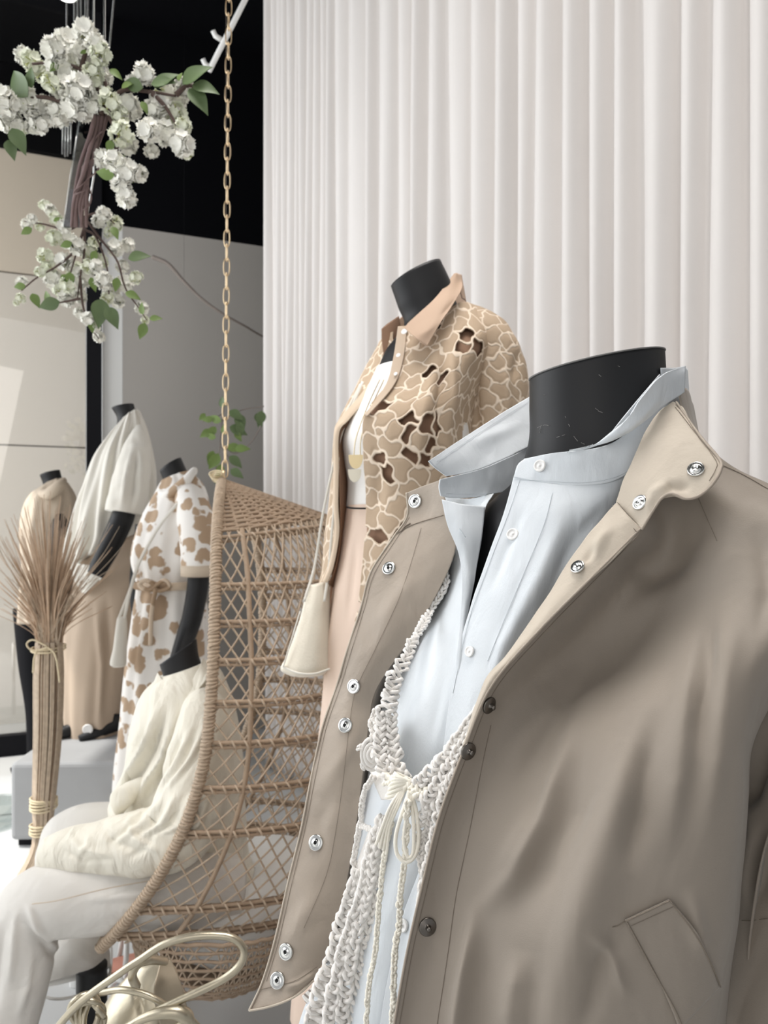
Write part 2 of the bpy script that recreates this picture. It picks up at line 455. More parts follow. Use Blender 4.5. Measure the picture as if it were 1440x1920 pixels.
# ------------------------------------------------------------------ curtain
A_ = np.array([P(1440, HY, 1.9).x, 1.9]); B_ = np.array([P(500, HY, 4.0).x, 4.0])
CD = (B_ - A_); CL = np.linalg.norm(CD); CD = CD / CL; CN = np.array([-CD[1], CD[0]])
if CN @ (-A_) < 0: CN = -CN
def s_of(px):
    k = (px - 720) / F
    return (k * A_[1] - A_[0]) / (CD[0] - k * CD[1])
edges = [500, 511, 520, 531, 540, 553, 562, 576, 589, 601, 616, 630, 651, 688, 706, 743, 775, 800, 837, 880, 920, 965, 999, 1047, 1103, 1147, 1187, 1267, 1320, 1392, 1470, 1545, 1640]
S = sorted([s_of(e) for e in edges])
cu = []
hs = []
for k in range(len(S) - 1):
    for j in range(14):
        f = j / 14.0
        w = S[k + 1] - S[k]
        s = S[k] + f * w
        amp = min(0.5 * w, 0.042) * (0.8 + 0.4 * ((k * 37) % 10) / 10)
        # each pleat: soft round belly, quick return at its far side
        h = amp * (math.sin(PI * min(1, f / 0.80)) ** 0.8 if f < 0.80 else -0.55 * math.sin(PI * (f - 0.80) / 0.20))
        cu.append(s); hs.append(h)
cu = np.array(cu); hs = np.array(hs)
nz_ = 50
zz = np.linspace(0.015, 4.28, nz_)
G = np.zeros((nz_, len(cu), 3))
for i, z in enumerate(zz):
    sway = 0.006 * np.sin(cu * 9 + z * 0.9) + 0.004 * np.sin(cu * 23 - z * 1.7)
    hh = hs * (1 + 0.12 * math.sin(z * 1.3)) + 0.006 * np.sin(cu * 40 + z * 1.1)
    xy = A_[None] + CD[None] * (cu + sway)[:, None] + CN[None] * hh[:, None]
    G[i, :, 0] = xy[:, 0]; G[i, :, 1] = xy[:, 1]; G[i, :, 2] = z
o = sheet('curtain', G, M['curtain'], None, 0.0015)
tag(o, 'floor-length off-white pleated curtain hanging along the right-hand side', 'curtain')
rail = MB().tube(np.array([[*(A_ + CD * S[0]), 4.29], [*(A_ + CD * S[-1]), 4.29]]), 0.012, 8).build('curtain_rail', M['black_matte'], o)

# ------------------------------------------------------------------ ceiling fittings
t = thing('track_light', 'white ceiling track with a small spotlight head, near the top of the chain', 'track light', P(440, 60, 3.2))
a, b = P(392, 133, 3.0), P(462, -6, 3.0); b2 = P(520, -120, 3.0)
mb = MB().tube(np.array([a, b2]), 0.011, 8); mb.build('track', M['white'], t)
for (q, w) in ((P(414, 74, 3.0), 0.0), (P(395, 127, 3.0), 0.1)):
    MB().tube(np.array([q, q + Vector((-0.022, 0, 0.014)), q + Vector((-0.03, -0.01, 0.03))]), 0.010, 10).build('spot_head', M['white'], t)
MB().tube(np.array([b2, (b2.x, b2.y, 4.3)]), 0.008, 6).build('drop_rod', M['white'], t)
t = thing('ceiling_spotlight', 'round recessed ceiling spotlight glowing at the top edge', 'spotlight', P(125, -6, 4.1))
MB().lathe([(0.05, 0.0), (0.062, 0.004), (0.062, 0.05), (0.05, 0.06)], tuple(P(125, -8, 4.1))).build('trim_ring', M['white'], t)
MB().lathe([(0.0, -0.006), (0.046, -0.004), (0.046, 0.004), (0.0, 0.006)], tuple(P(125, -8, 4.1))).build('lens', M['lamp'], t)
q = P(125, -8, 4.1); MB().tube(np.array([(q.x, q.y, q.z + 0.05), (q.x, q.y, 4.3)]), 0.03, 12).build('can', M['black_matte'], t)

# ------------------------------------------------------------------ brass chain holding the hanging chair
chain = thing('hanging_chain', 'gold link chain hanging from the ceiling down to the rattan chair', 'chain', P(423, 880, 2.0))
def link_mesh():
    a = np.linspace(0, 2 * PI, 20, endpoint=False)
    L_, W_ = 0.0235, 0.0080
    pts = np.stack([W_ * np.sign(np.cos(a)) * np.abs(np.cos(a)) ** 0.7, 0 * a, L_ * np.sign(np.sin(a)) * np.abs(np.sin(a)) ** 0.85], -1)
    r = 0.0017; n = len(pts)
    T = np.roll(pts, -1, 0) - np.roll(pts, 1, 0); T /= np.linalg.norm(T, axis=1, keepdims=True)
    N = np.cross(T, [0, 1, 0]); B = np.array([0, 1.0, 0])
    s = np.linspace(0, 2 * PI, 6, endpoint=False)
    V = pts[:, None] + r * (np.cos(s)[None, :, None] * N[:, None] + np.sin(s)[None, :, None] * B[None, None])
    idx = np.arange(n * 6).reshape(n, 6)
    nx = np.roll(idx, -1, 1); dn = np.roll(idx, -1, 0); dd = np.roll(nx, -1, 0)
    f = np.stack([idx, nx, dd, dn], -1).reshape(-1, 4)
    me = bpy.data.meshes.new('chain_link'); me.from_pydata(V.reshape(-1, 3).tolist(), [], f.tolist())
    me.polygons.foreach_set('use_smooth', [True] * len(me.polygons)); me.materials.append(M['brass']); return me
lm = link_mesh()
z_top, z_bot = 2.78, P(423, 900, 2.0).z
pitch = 0.0390
k = 0; z = z_bot + 0.03
while z < 4.3:
    o = bpy.data.objects.new('link', lm); col.objects.link(o); o.parent = chain
    OFF[o.name] = OFF[chain.name]
    f = (z - z_bot) / (z_top - z_bot)
    x = P(422 + 7 * f, HY, 2.0).x
    o.location = Vector((x, 2.0, z)) - Vector(chain.location)
    o.rotation_euler = (0, 0, R(90) if k % 2 else R(rng.uniform(-8, 12)))
    z += pitch; k += 1

# ------------------------------------------------------------------ rattan hanging chair
CY = 2.0
ch = thing('hanging_chair', 'woven rattan hanging egg chair with pointed hood and open lattice sides', 'hanging chair', (P(430, HY, 2.0).x, 2.0, 0.22))
rim_px = [(416, 903, 2.0), (412, 930, 1.90), (408, 975, 1.80), (406, 1020, 1.735), (404, 1100, 1.69), (401, 1200, 1.665), (396, 1300, 1.655), (387, 1400, 1.65), (370, 1480, 1.65), (342, 1560, 1.65), (300, 1640, 1.655), (255, 1705, 1.665), (215, 1752, 1.68), (188, 1778, 1.70)]
RN = cr(PA(rim_px), 90)
RF = RN.copy(); RF[:, 1] = 2 * CY - RN[:, 1]
zr = RN[::-1, 2]; 
def prof(z):
    x = np.interp(z, RN[::-1, 2], RN[::-1, 0]); b = np.interp(z, RN[::-1, 2], CY - RN[::-1, 1])
    xb = np.interp(z, [0.22, 0.30, 0.36, 0.45, 0.70, 1.0, 1.2, 1.30], [-0.15, -0.06, -0.02, 0.0, 0.01, -0.03, -0.09, -0.165])
    return x, b, xb
ZR = 1.285
def shell(s, z):
    """s 0..1 near rim -> back -> far rim"""
    z = np.asarray(z, float); s = np.asarray(s, float)
    zc = np.minimum(z, ZR)
    x, b, xb = prof(zc)
    th = (s - 0.5) * PI
    p = np.stack([x + (xb - x) * np.cos(th) ** 0.85, CY + b * np.sin(th), zc + 0.035 * np.cos(th) * (zc > 1.2) * (zc - 1.2) / 0.085], -1)
    return p
APEX = np.array(RN[0])
def roof(s, t):
    p = shell(s, np.full(np.shape(s), ZR)); t = np.asarray(t)[..., None]
    q = p * (1 - t) + APEX * t
    q[..., 2] += 0.004 * np.sin(PI * t[..., 0])
    return q
# rim: core plus tight wrapping
def wrap(mb, path, r, pitch, rw, n_per=7):
    path = np.asarray(path); L = np.r_[0, np.cumsum(np.linalg.norm(np.diff(path, axis=0), axis=1))]
    n = int(L[-1] / pitch * n_per)
    s = np.linspace(0, L[-1], n)
    c = np.stack([np.interp(s, L, path[:, k]) for k in range(3)], -1)
    T = np.gradient(c, axis=0); T /= np.linalg.norm(T, axis=1, keepdims=True)
    ref = np.array([0, 1.0, 0.2]); N = np.cross(T, ref); N /= np.linalg.norm(N, axis=1, keepdims=True); B = np.cross(T, N)
    a = s / pitch * 2 * PI
    mb.tube(c + r * (np.cos(a)[:, None] * N + np.sin(a)[:, None] * B), rw, 5)
core = MB(); core.tube(RN, 0.0115, 10); core.tube(RF, 0.0115, 10)
ro = core.build('rim', M['rattan_pale'], ch)
wm = MB()
for path in (RN, RF):
    wrap(wm, path, 0.0115, 0.0085, 0.0036)
    wrap(wm, path[::-1], 0.0125, 0.031, 0.0026, 12)
wm.build('rim_wrapping', M['rattan_pale'], ro)
# horizontal bands
sv = np.linspace(0, 1, 70)
for yb, Yb in ((1008, 1.75), (1096, 1.69), (1166, 1.67), (1238, 1.66), (1316, 1.655), (1393, 1.65), (1477, 1.65), (1561, 1.65), (1703, 1.665), (1752, 1.68)):
    z = CH - (yb - HY) / F * Yb
    p = shell(sv, np.full(70, min(z, ZR)))
    mb = MB(); mb.tube(p, 0.0052, 6); p2 = p.copy(); p2[:, 2] -= 0.0105; mb.tube(p2, 0.0042, 6)
    bo = mb.build('band', M['rattan'], ch)
    w2 = MB(); p3 = p.copy(); p3[:, 2] -= 0.005; wrap(w2, p3, 0.0085, 0.028, 0.0026, 10); w2.build('band_wrapping', M['rattan_pale'], bo)
# lattice
lat = MB()
z0, z1 = 0.345, ZR
for d in (-1, 1):
    for k in range(-18, 56):
        zs = np.linspace(z0, z1, 60)
        s = (k + 0.5) / 38.0 + d * (zs - z0) * 0.52 - (0.0 if d > 0 else -0.05)
        m = (s >= 0.0) & (s <= 1.0)
        if m.sum() < 3: continue
        p = shell(s[m], zs[m])
        p = p + (0.0022 * d) * np.array([1, 0, 0])
        lat.tube(p, 0.0024, 5)
lat.build('woven_lattice', M['rattan_pale'], ch)
# uprights at the back and sides
for s in (0.06, 0.5, 0.94):
    zs = np.linspace(0.30, ZR, 40); p = shell(np.full(40, s), zs)
    MB().tube(p, 0.0062, 7).build('upright', M['rattan'], ch)
# hood: closely woven
hd = MB()
for k in range(26):
    t = k / 26.0 * 0.97
    s = np.linspace(0, 1, 110)
    p = roof(s, np.full(110, t))
    amp = 0.0035
    cen = np.array([-0.25, CY, 1.2]); n = p - cen; n /= np.linalg.norm(n, axis=1, keepdims=True)
    p = p + n * (amp * np.sin(s * PI * 22 * (1 - 0.5 * t) + (k % 2) * PI))[:, None]
    hd.tube(p, 0.0042, 5)
ho = hd.build('hood_weave', M['rattan'], ch)
st = MB()
for k in range(30):
    s = (k + 0.5) / 30; tt = np.linspace(0, 0.98, 24)
    st.tube(roof(np.full(24, s), tt), 0.0036, 5)
st.build('hood_stakes', M['rattan'], ho)
MB().tube(roof(np.full(2, 0.5), np.array([0.0, 1.0]))[:, :] + np.array([0, 0, 0.004]), 0.0065, 6).build('hood_ridge', M['rattan'], ho)
rg = MB(); rg.tube(RN[:14] + np.array([0.0, 0, 0.0]), 0.009, 6)
# knot of raffia at the apex
ap = Vector(APEX)
kn = MB()
for k in range(5):
    a = np.linspace(0, 2 * PI, 16); rr = 0.011 + 0.002 * k
    kn.tube(np.stack([ap.x + rr * np.cos(a) - 0.012, ap.y - 0.01 + 0.006 * np.sin(a * 2 + k), ap.z + 0.004 + rr * 0.5 * np.sin(a) + 0.004 * k], -1), 0.002, 5)
kn.build('apex_lashing', M['raffia'], ch)
MB().tube(np.array([ap + Vector((0, 0, -0.01)), ap + Vector((0.004, 0, 0.03))]), 0.006, 8).build('hanging_eye', M['brass'], ch)
# basket bottom: closed rings
bs = MB()
rings = [(-0.375, 0.275, 0.318, 0.345), (-0.380, 0.258, 0.315, 0.305), (-0.390, 0.237, 0.308, 0.262), (-0.40, 0.212, 0.295, 0.222), (-0.405, 0.19, 0.28, 0.200)]
def dshape(a):
    c, s = np.cos(a), np.sin(a)
    e = np.where(c < 0, .55, 1.0)
    return np.sign(c) * np.abs(c) ** e, np.sign(s) * np.abs(s) ** np.where(c < 0, .75, 1.0)
rr_ = cr(np.array(rings), 9)
a = np.linspace(0, 2 * PI, 160)
for k, (cx, rx, ry, z) in enumerate(rr_):
    fx, fy = dshape(a)
    bs.tube(np.stack([cx + rx * fx, CY + ry * fy, z + 0 * a + 0.002 * np.sin(a * 50 + PI * (k % 2))], -1), 0.0052 if k in (0, 8) else 0.0040, 5)
bb = bs.build('basket_base', M['rattan'], ch)
bt = MB()
for k in range(110):
    t0 = k / 110 * 2 * PI
    for d in (-1, 1):
        v = np.linspace(0, 1, 8); rrr = cr(np.array(rings), 8)
        tt = t0 + d * v * 0.22
        fx, fy = dshape(tt)
        bt.tube(np.stack([rrr[:, 0] + rrr[:, 1] * fx, CY + rrr[:, 2] * fy, rrr[:, 3]], -1), 0.0021, 4)
bt.build('base_lattice', M['rattan_pale'], bb)
# flat woven seat disc and front bridge
ds = MB(); ds.lathe([(0.01, 0.0), (0.235, 0.0), (0.24, 0.012), (0.01, 0.014)], (-0.405, CY, 0.204), 48, 0.72, 1.1); ds.build('seat_base', M['rattan'], ch)
fb = MB(); p = np.array([RN[-1], [-0.655, CY - 0.2, 0.335], [-0.66, CY, 0.335], [-0.655, CY + 0.2, 0.335], RF[-1]]); fb.tube(cr(p, 40), 0.010, 8)
fbo = fb.build('front_edge', M['rattan_pale'], ch)
w2 = MB(); wrap(w2, cr(p, 40), 0.0105, 0.009, 0.0035); w2.build('front_wrapping', M['rattan_pale'], fbo)
# white cushion inside
cs = MB()
th = np.linspace(0, 2 * PI, 48, endpoint=False)
V = []
for (r_, z) in ((0.02, 0.219), (0.65, 0.219), (0.85, 0.24), (1.0, 0.29), (0.97, 0.34), (0.85, 0.366), (0.02, 0.37)):
    V.append(np.stack([-0.36 + 0.245 * r_ * np.cos(th), CY + 0.290 * r_ * np.sin(th), z + 0.004 * np.sin(th * 3)], -1))
cs.add(np.array(V), grid_faces(7, 48, True).tolist() + [list(range(48))[::-1], [6 * 48 + i for i in range(48)]])
o = cs.build('seat_cushion', M['white'])
origin_to(o, (-0.36, CY, 0.219)); tag(o, 'white round cushion lying in the bottom of the rattan hanging chair', 'cushion')

# ------------------------------------------------------------------ foreground mannequin
fm = thing('mannequin', 'nearest headless black mannequin in khaki snap jacket, pale open shirt and ivory crochet top', 'mannequin', (0.21, 0.74, 0.0))
body = loft('body', [(994, 709, 1241, 662, .74, .056), (994, 760, 1245, 725, .74, .056), (992, 830, 1252, 800, .74, .058), (965, 900, 1300, 865, .745, .066), (905, 960, 1400, 930, .75, .078),
    (878, 1060, 1330, 1060, .75, .074), (850, 1200, 1320, 1200, .745, .074), (810, 1350, 1300, 1350, .735, .070), (760, 1550, 1280, 1550, .71, .064), (740, 1800, 1280, 1800, .70, .064), (720, 2050, 1290, 2050, .70, .07), (760, 2250, 1250, 2250, .70, .07)],
    M['black'], fm, nv=90, nu=72)
# rim of the neck cap, its highlight painted in as a pale ring
th = np.linspace(0, 2 * PI, 60)
L_ = P(994, 709, .74); R_ = P(1241, 662, .74); c_ = (L_ + R_) / 2; h_ = (R_ - L_) / 2
ring = np.array([c_ + h_ * math.cos(a) + Vector((0, .056, 0)) * math.sin(a) for a in th])
MB().tube(ring * 1.0, 0.0009, 6).build('neck_rim', mat('rim_highlight', (0.16, 0.155, 0.15), 0.5), body)
sc = MB()
for pts in ([(1008, 802), (1020, 797), (1031, 798)], [(1012, 812), (1014, 800)], [(1044, 820), (1060, 815)], [(1060, 780), (1063, 788)], [(1066, 795), (1069, 800)], [(1116, 765), (1122, 770)], [(1122, 771), (1130, 774)], [(1076, 818), (1084, 828)], [(1090, 830), (1096, 833)], [(1123, 703), (1127, 706)], [(1158, 686), (1162, 688)], [(1020, 740), (1023, 741)]):
    q = []
    for (x, y) in cr(np.array(pts, float), 8):
        p_, n_ = on('body', x, y); q.append(P(x, y, p_.y) + n_ * .0004)
    sc.tube(np.array(q), .00018, 4)
sc.build('scratches', mat('scratch_grey', (.30, .29, .28), .7), body)
mb = MB(); zb = P(1000, 2250, .70).z
mb.lathe([(0.012, 0.02), (0.012, zb + 0.02)], (0.19, 0.70, 0)); mb.build('stand_pole', M['steel'], fm)
MB().lathe([(0.01, 0.0), (0.17, 0.0), (0.175, 0.008), (0.01, 0.012)], (0.19, 0.70, 0), 48).build('stand_base', M['steel'], fm)

def stitch(name, pts, parent, m, r=0.00035, n=80, key=None, off=0.0012):
    """line of stitching laid on a sheet"""
    if key:
        q = []
        for (x, y) in cr(np.array(pts, float), n):
            G, nn = PATCH[key]
            p, no = on(key, x, y)
            # keep the drawn line smooth: shoot along the view ray to the depth of the sheet
            q.append(P(x, y, p.y) + no * off)
        p = np.array(q)
        p[1:-1] = (p[:-2] + p[1:-1] * 2 + p[2:]) / 4
    else:
        p = cr(PA(np.array(pts, float)), n)
    return MB().tube(p, r * .7, 5).build(name, m, parent)

# ---- shirt
SL = [
 [(963, 893, .683), (1060, 908, .657), (1170, 893, .657), (1250, 850, .69), (1290, 820, .74)],
 [(945, 960, .672), (1040, 975, .645), (1130, 970, .650), (1230, 940, .690), (1330, 900, .74)],
 [(905, 1070, .662), (985, 1085, .635), (1070, 1090, .640), (1180, 1080, .68), (1300, 1060, .71)],
 [(868, 1185, .655), (935, 1200, .630), (1010, 1210, .632), (1100, 1210, .67), (1200, 1200, .70)],
 [(840, 1330, .645), (890, 1340, .622), (950, 1345, .617), (1030, 1350, .64), (1130, 1350, .66)],
 [(825, 1450, .640), (870, 1455, .618), (920, 1460, .603), (1000, 1465, .605), (1080, 1465, .61)],
 [(795, 1600, .628), (835, 1600, .612), (885, 1600, .600), (950, 1600, .602), (1020, 1600, .61)],
 [(745, 1750, .620), (795, 1750, .605), (850, 1760, .597), (910, 1760, .600), (980, 1760, .61)],
 [(712, 1920, .612), (765, 1925, .602), (820, 1930, .595), (880, 1930, .600), (960, 1930, .61)],
 [(690, 2060, .612), (745, 2065, .602), (800, 2070, .595), (870, 2070, .600), (950, 2070, .61)]]
G = surf(SL, 260, 130)
G = apply_folds(G, [([(1060, 960), (1010, 1080), (945, 1210), (900, 1330)], 14, .0045), ([(1090, 940), (1050, 1080), (1000, 1200)], 16, -.0035),
                    ([(1130, 960), (1060, 1120), (960, 1260), (900, 1400)], 15, .003), ([(985, 940), (950, 1030), (915, 1120)], 9, -.0018),
                    ([(880, 1400), (860, 1480), (840, 1560)], 10, .0025), ([(800, 1650), (770, 1780), (745, 1900)], 9, .003), ([(835, 1640), (815, 1780), (790, 1900)], 10, -.003), ([(1150, 930), (1090, 1000), (1040, 1100)], 12, -.003)])
G = wav(G, .0010, 16, 4)
shirt = sheet('shirt', G, M['shirt'], fm, .0009, key='shirt_l')
# near collar stand
G = surf([[(983, 860, .683), (1040, 849, .664), (1100, 843, .656), (1150, 829, .658), (1200, 792, .672), (1245, 747, .70), (1275, 715, .75)],
          [(970, 872, .684), (1035, 876, .664), (1095, 876, .655), (1150, 864, .655), (1200, 830, .668), (1242, 788, .695), (1280, 755, .745)],
          [(963, 894, .681), (1030, 906, .663), (1090, 910, .654), (1150, 902, .6525), (1200, 872, .663), (1240, 832, .69), (1282, 795, .74)]], 40, 120)
G = wav(G, .0006, 25, 5)
stand = sheet('collar_stand', G, M['shirt'], shirt, .0016, key='stand_l')
# near collar leaf, standing up and outwards behind the neck
G = surf([[(1062, 846, .656), (1105, 839, .652), (1150, 825, .648), (1195, 800, .650), (1240, 765, .668), (1284, 735, .70)],
          [(1090, 842, .655), (1125, 828, .650), (1165, 800, .644), (1200, 768, .645), (1243, 727, .663), (1286, 700, .70)],
          [(1130, 830, .655), (1150, 812, .650), (1180, 780, .642), (1207, 742, .643), (1243, 703, .66), (1285, 686, .705)]], 40, 90)
G = apply_folds(G, [([(1120, 835), (1180, 800), (1240, 740)], 8, .003)])
G = wav(G, .0008, 25, 6)
leafc = sheet('collar', G, M['shirt'], shirt, .0012, key='collar_l')
# inside of that collar and the piece behind the neck
G = surf([[(1130, 832, .662), (1170, 806, .664), (1205, 770, .675), (1240, 720, .70)],
          [(1135, 829, .656), (1160, 795, .655), (1195, 752, .665), (1238, 702, .69)]], 14, 40)
sheet('collar_lining', G, M['shirt'], shirt, .001)
G = surf([[(1238, 690, .70), (1262, 690, .74), (1282, 688, .78), (1280, 700, .84), (1200, 700, .865), (1080, 720, .87), (1000, 745, .85)],
          [(1240, 730, .70), (1266, 735, .74), (1286, 740, .78), (1283, 760, .84), (1200, 790, .865), (1080, 800, .87), (1000, 840, .84)]], 16, 80)
sheet('collar_back', G, M['shirt'], shirt, .0012)
# far collar leaf and stand
G = surf([[(1003, 738, .830), (940, 775, .800), (870, 820, .760), (804, 864, .708)],
          [(1003, 775, .812), (940, 815, .782), (880, 850, .748), (815, 876, .711)],
          [(1003, 832, .785), (950, 858, .765), (890, 882, .740), (838, 893, .720)]], 40, 80)
G = apply_folds(G, [([(870, 835), (930, 815), (990, 790)], 12, .002)]); G = wav(G, .001, 20, 8)
sheet('collar', G, M['shirt'], shirt, .0013, key='collar_r')
stitch('stitching', [(996, 750), (900, 812), (818, 866)], shirt, M['shirt_seam'], .0003, key='collar_r')
G = surf([[(1005, 832, .79), (957, 856, .766), (905, 878, .742), (850, 893, .722), (826, 899, .712)],
          [(1005, 862, .785), (957, 885, .764), (905, 903, .740), (850, 912, .722), (824, 914, .712)],
          [(1005, 900, .78), (957, 918, .762), (905, 930, .738), (855, 934, .722), (827, 930, .713)]], 30, 70)
sheet('collar_stand', wav(G, .0006, 22, 9), M['shirt'], shirt, .0014, key='stand_r')
stitch('stitching', [(990, 915), (910, 926), (834, 926)], shirt, M['shirt_seam'], .0003, key='stand_r')
# far front body
U = [
 [(820, 925, .815), (845, 932, .79), (880, 935, .755), (925, 925, .735)],
 [(806, 1000, .830), (840, 990, .800), (870, 985, .755), (905, 965, .718)],
 [(775, 1120, .830), (820, 1110, .785), (852, 1100, .735), (888, 1085, .694)],
 [(735, 1250, .790), (780, 1245, .730), (825, 1240, .685), (866, 1205, .661)],
 [(705, 1380, .745), (750, 1370, .690), (800, 1360, .660), (850, 1335, .648)],
 [(680, 1500, .730), (725, 1490, .680), (775, 1480, .655), (840, 1450, .643)],
 [(655, 1620, .720), (700, 1610, .670), (750, 1610, .640), (805, 1600, .632)],
 [(625, 1760, .710), (668, 1750, .660), (713, 1745, .633), (758, 1750, .624)],
 [(560, 1920, .700), (640, 1910, .650), (690, 1910, .625), (728, 1920, .615)],
 [(540, 2060, .700), (620, 2060, .650), (680, 2060, .625), (715, 2060, .615)]]
G = surf(U, 240, 90)
G = apply_folds(G, [([(830, 1100), (790, 1250), (770, 1400)], 12, .004), ([(850, 1150), (830, 1260), (800, 1420)], 10, -.003), ([(760, 1250), (745, 1340), (735, 1430)], 10, -.003)])
G = wav(G, .0010, 15, 14)
sheet('far_front', G, M['shirt'], shirt, .0009, key='shirt_r')
# far placket strip, turned out
pl = [[(828, 936, .700), (868, 945, .696), (910, 950, .704)], [(839, 985, .690), (870, 992, .685), (903, 1010, .690)], [(859, 1035, .682), (876, 1042, .678), (895, 1058, .682)],
      [(866, 1085, .672), (879, 1090, .670), (889, 1095, .674)], [(864, 1150, .662), (870, 1156, .660), (876, 1160, .662)], [(856, 1235, .650), (861, 1238, .648), (866, 1240, .648)], [(846, 1298, .654), (850, 1300, .646), (856, 1300, .643)], [(834, 1390, .646), (839, 1392, .640), (846, 1392, .638)]]
G = surf(pl, 130, 26); G = wav(G, .0009, 26, 3)
sheet('placket', G, M['shirt'], shirt, .0012, key='placket_r')
stitch('buttonhole', [(862, 992), (867, 1000), (872, 1008)], shirt, M['shirt_seam'], .0007, n=12, key='placket_r', off=.0016)
stitch('stitching', [(968, 898), (1035, 903), (1095, 905), (1150, 896), (1195, 873)], shirt, M['shirt_seam'], .0003, key='stand_l', off=.0006)
stitch('stitching', [(1036, 925), (1020, 985), (985, 1070), (945, 1165), (915, 1240)], shirt, M['shirt_seam'], .00035, key='shirt_l', off=.0006)
stitch('stitching', [(975, 900), (955, 960), (915, 1065), (878, 1170), (850, 1300)], shirt, M['shirt_seam'], .0003, key='shirt_l', off=.0006)
# striped cuff end seen low down
G = surf([[(566, 1868, .70), (590, 1848, .69), (612, 1838, .68)], [(575, 1882, .70), (597, 1862, .69), (618, 1850, .68)], [(598, 1900, .70), (615, 1880, .69), (630, 1862, .68)]], 20, 20)
stripe = mat('striped_cotton', (0.78, 0.76, 0.72), 0.8)
nt = stripe.node_tree; wv = nt.nodes.new('ShaderNodeTexWave'); wv.inputs['Scale'].default_value = 90; wv.bands_direction = 'DIAGONAL'
tc = [n for n in nt.nodes if n.type == 'TEX_COORD'][0]; rp = nt.nodes.new('ShaderNodeValToRGB'); rp.color_ramp.elements[0].position = 0.2; rp.color_ramp.elements[0].color = (0.30, 0.25, 0.22, 1); rp.color_ramp.elements[1].position = 0.35; rp.color_ramp.elements[1].color = (0.80, 0.78, 0.74, 1)
nt.links.new(tc.outputs['Object'], wv.inputs['Vector']); nt.links.new(wv.outputs['Fac'], rp.inputs[0]); nt.links.new(rp.outputs[0], nt.nodes['Principled BSDF'].inputs['Base Color'])
sheet('striped_hem', G, stripe, shirt, .001)

def disc_mesh(name, prof, m, n=40, holes=0, extra=None):
    mb = MB(); mb.lathe(prof, (0, 0, 0), n)
    me = bpy.data.meshes.new(name); me.from_pydata(np.concatenate(mb.v).tolist(), [], mb.f)
    me.polygons.foreach_set('use_smooth', [True] * len(me.polygons))
    me.materials.append(m)
    if extra is not None:
        me.materials.append(extra)
        k = len(me.polygons)
        for p in me.polygons:
            c = p.center
            if math.hypot(c.x, c.y) < prof[-1][0] * 1.05 + 1e-5: p.material_index = 1
    return me
def fasten(me, name, key, px, py, parent, out=0.0008, tilt=None, scale=1.0):
    p, n = on(key, px, py)
    p = P(px, py, p.y)
    o = bpy.data.objects.new(name, me); col.objects.link(o); o.parent = parent
    OFF[o.name] = OFF[parent.name]
    if tilt is not None: n = (n + Vector(tilt)).normalized()
    o.rotation_mode = 'QUATERNION'; o.rotation_quaternion = n.to_track_quat('Z', 'Y')
    o.location = p + n * out - OFF[parent.name]
    o.scale = (scale,) * 3
    return o
# shirt buttons (four-hole pearl)
r = .0054
btn = disc_mesh('shirt_button', [(r * .98, -.0006), (r, .0006), (r * .93, .0014), (r * .72, .0014), (r * .66, .0008), (r * .22, .0008), (r * .18, .0016), (.0002, .0018)], M['pearl'])
for key, x, y, s in (('stand_l', 1013, 874, 1.05), ('shirt_l', 962, 1003, 1.05), ('shirt_l', 882, 1222, .9), ('shirt_l', 757, 1735, 1.0)):
    fasten(btn, 'button', key, x, y, shirt, .0012, scale=s)

# ---- crochet top
def braid(mb, pts, w, r=.0018, pitch=.013, px=True, seed=0, strands=3, depth=.55):
    path = np.asarray(pts, float)
    path = PA(path) if px else path
    c0 = cr(path, 400); L = np.r_[0, np.cumsum(np.linalg.norm(np.diff(c0, axis=0), axis=1))]
    n = max(20, int(L[-1] / pitch * 12)); s = np.linspace(0, L[-1], n)
    c = np.stack([np.interp(s, L, c0[:, k]) for k in range(3)], -1)
    T = np.gradient(c, axis=0); T /= np.linalg.norm(T, axis=1, keepdims=True)
    view = c - np.array([0, 0, CH]); view /= np.linalg.norm(view, axis=1, keepdims=True)
    B = np.cross(T, view); B /= np.linalg.norm(B, axis=1, keepdims=True); N = np.cross(B, T)
    ww = np.broadcast_to(np.interp(s, np.linspace(0, L[-1], len(np.atleast_1d(w))), np.atleast_1d(w)), (n,))
    for k in range(strands):
        a = s / pitch * 2 * PI + k * 2 * PI / strands + seed
        jr = np.random.RandomState(int(seed * 10) + k)
        j1 = np.interp(s, np.linspace(0, L[-1], max(4, int(L[-1] / .007))), jr.normal(size=max(4, int(L[-1] / .007)))); j2 = np.interp(s, np.linspace(0, L[-1], max(4, int(L[-1] / .009))), jr.normal(size=max(4, int(L[-1] / .009))))
        q = c + (ww * (np.sin(a + .5 * j2) + .22 * j1))[:, None] * B + (ww * depth * (np.sin(2 * a) + .3 * j2))[:, None] * N
        rr = r * (1 + .22 * np.sin(s * 700 + k) * j1)
        mb.tube(q, rr, 6)
LB = [(812, 1035, .800), (837, 1085, .747), (810, 1140, .739), (774, 1204, .690), (741, 1270, .668), (724, 1335, .658), (726, 1400, .650), (742, 1465, .636)]
RB = [(935, 1268, .604), (895, 1330, .602), (858, 1390, .604), (820, 1440, .606), (785, 1478, .612)]
cb = MB()
Gc = surf([[(700, 1345, .70), (735, 1345, .668)], [(690, 1420, .69), (745, 1420, .655)], [(700, 1465, .67), (760, 1470, .640)], [(715, 1500, .665), (735, 1500, .645)]], 24, 14)
cro = sheet('crochet_top', Gc, M['yarn'], fm, .002, key='cro')
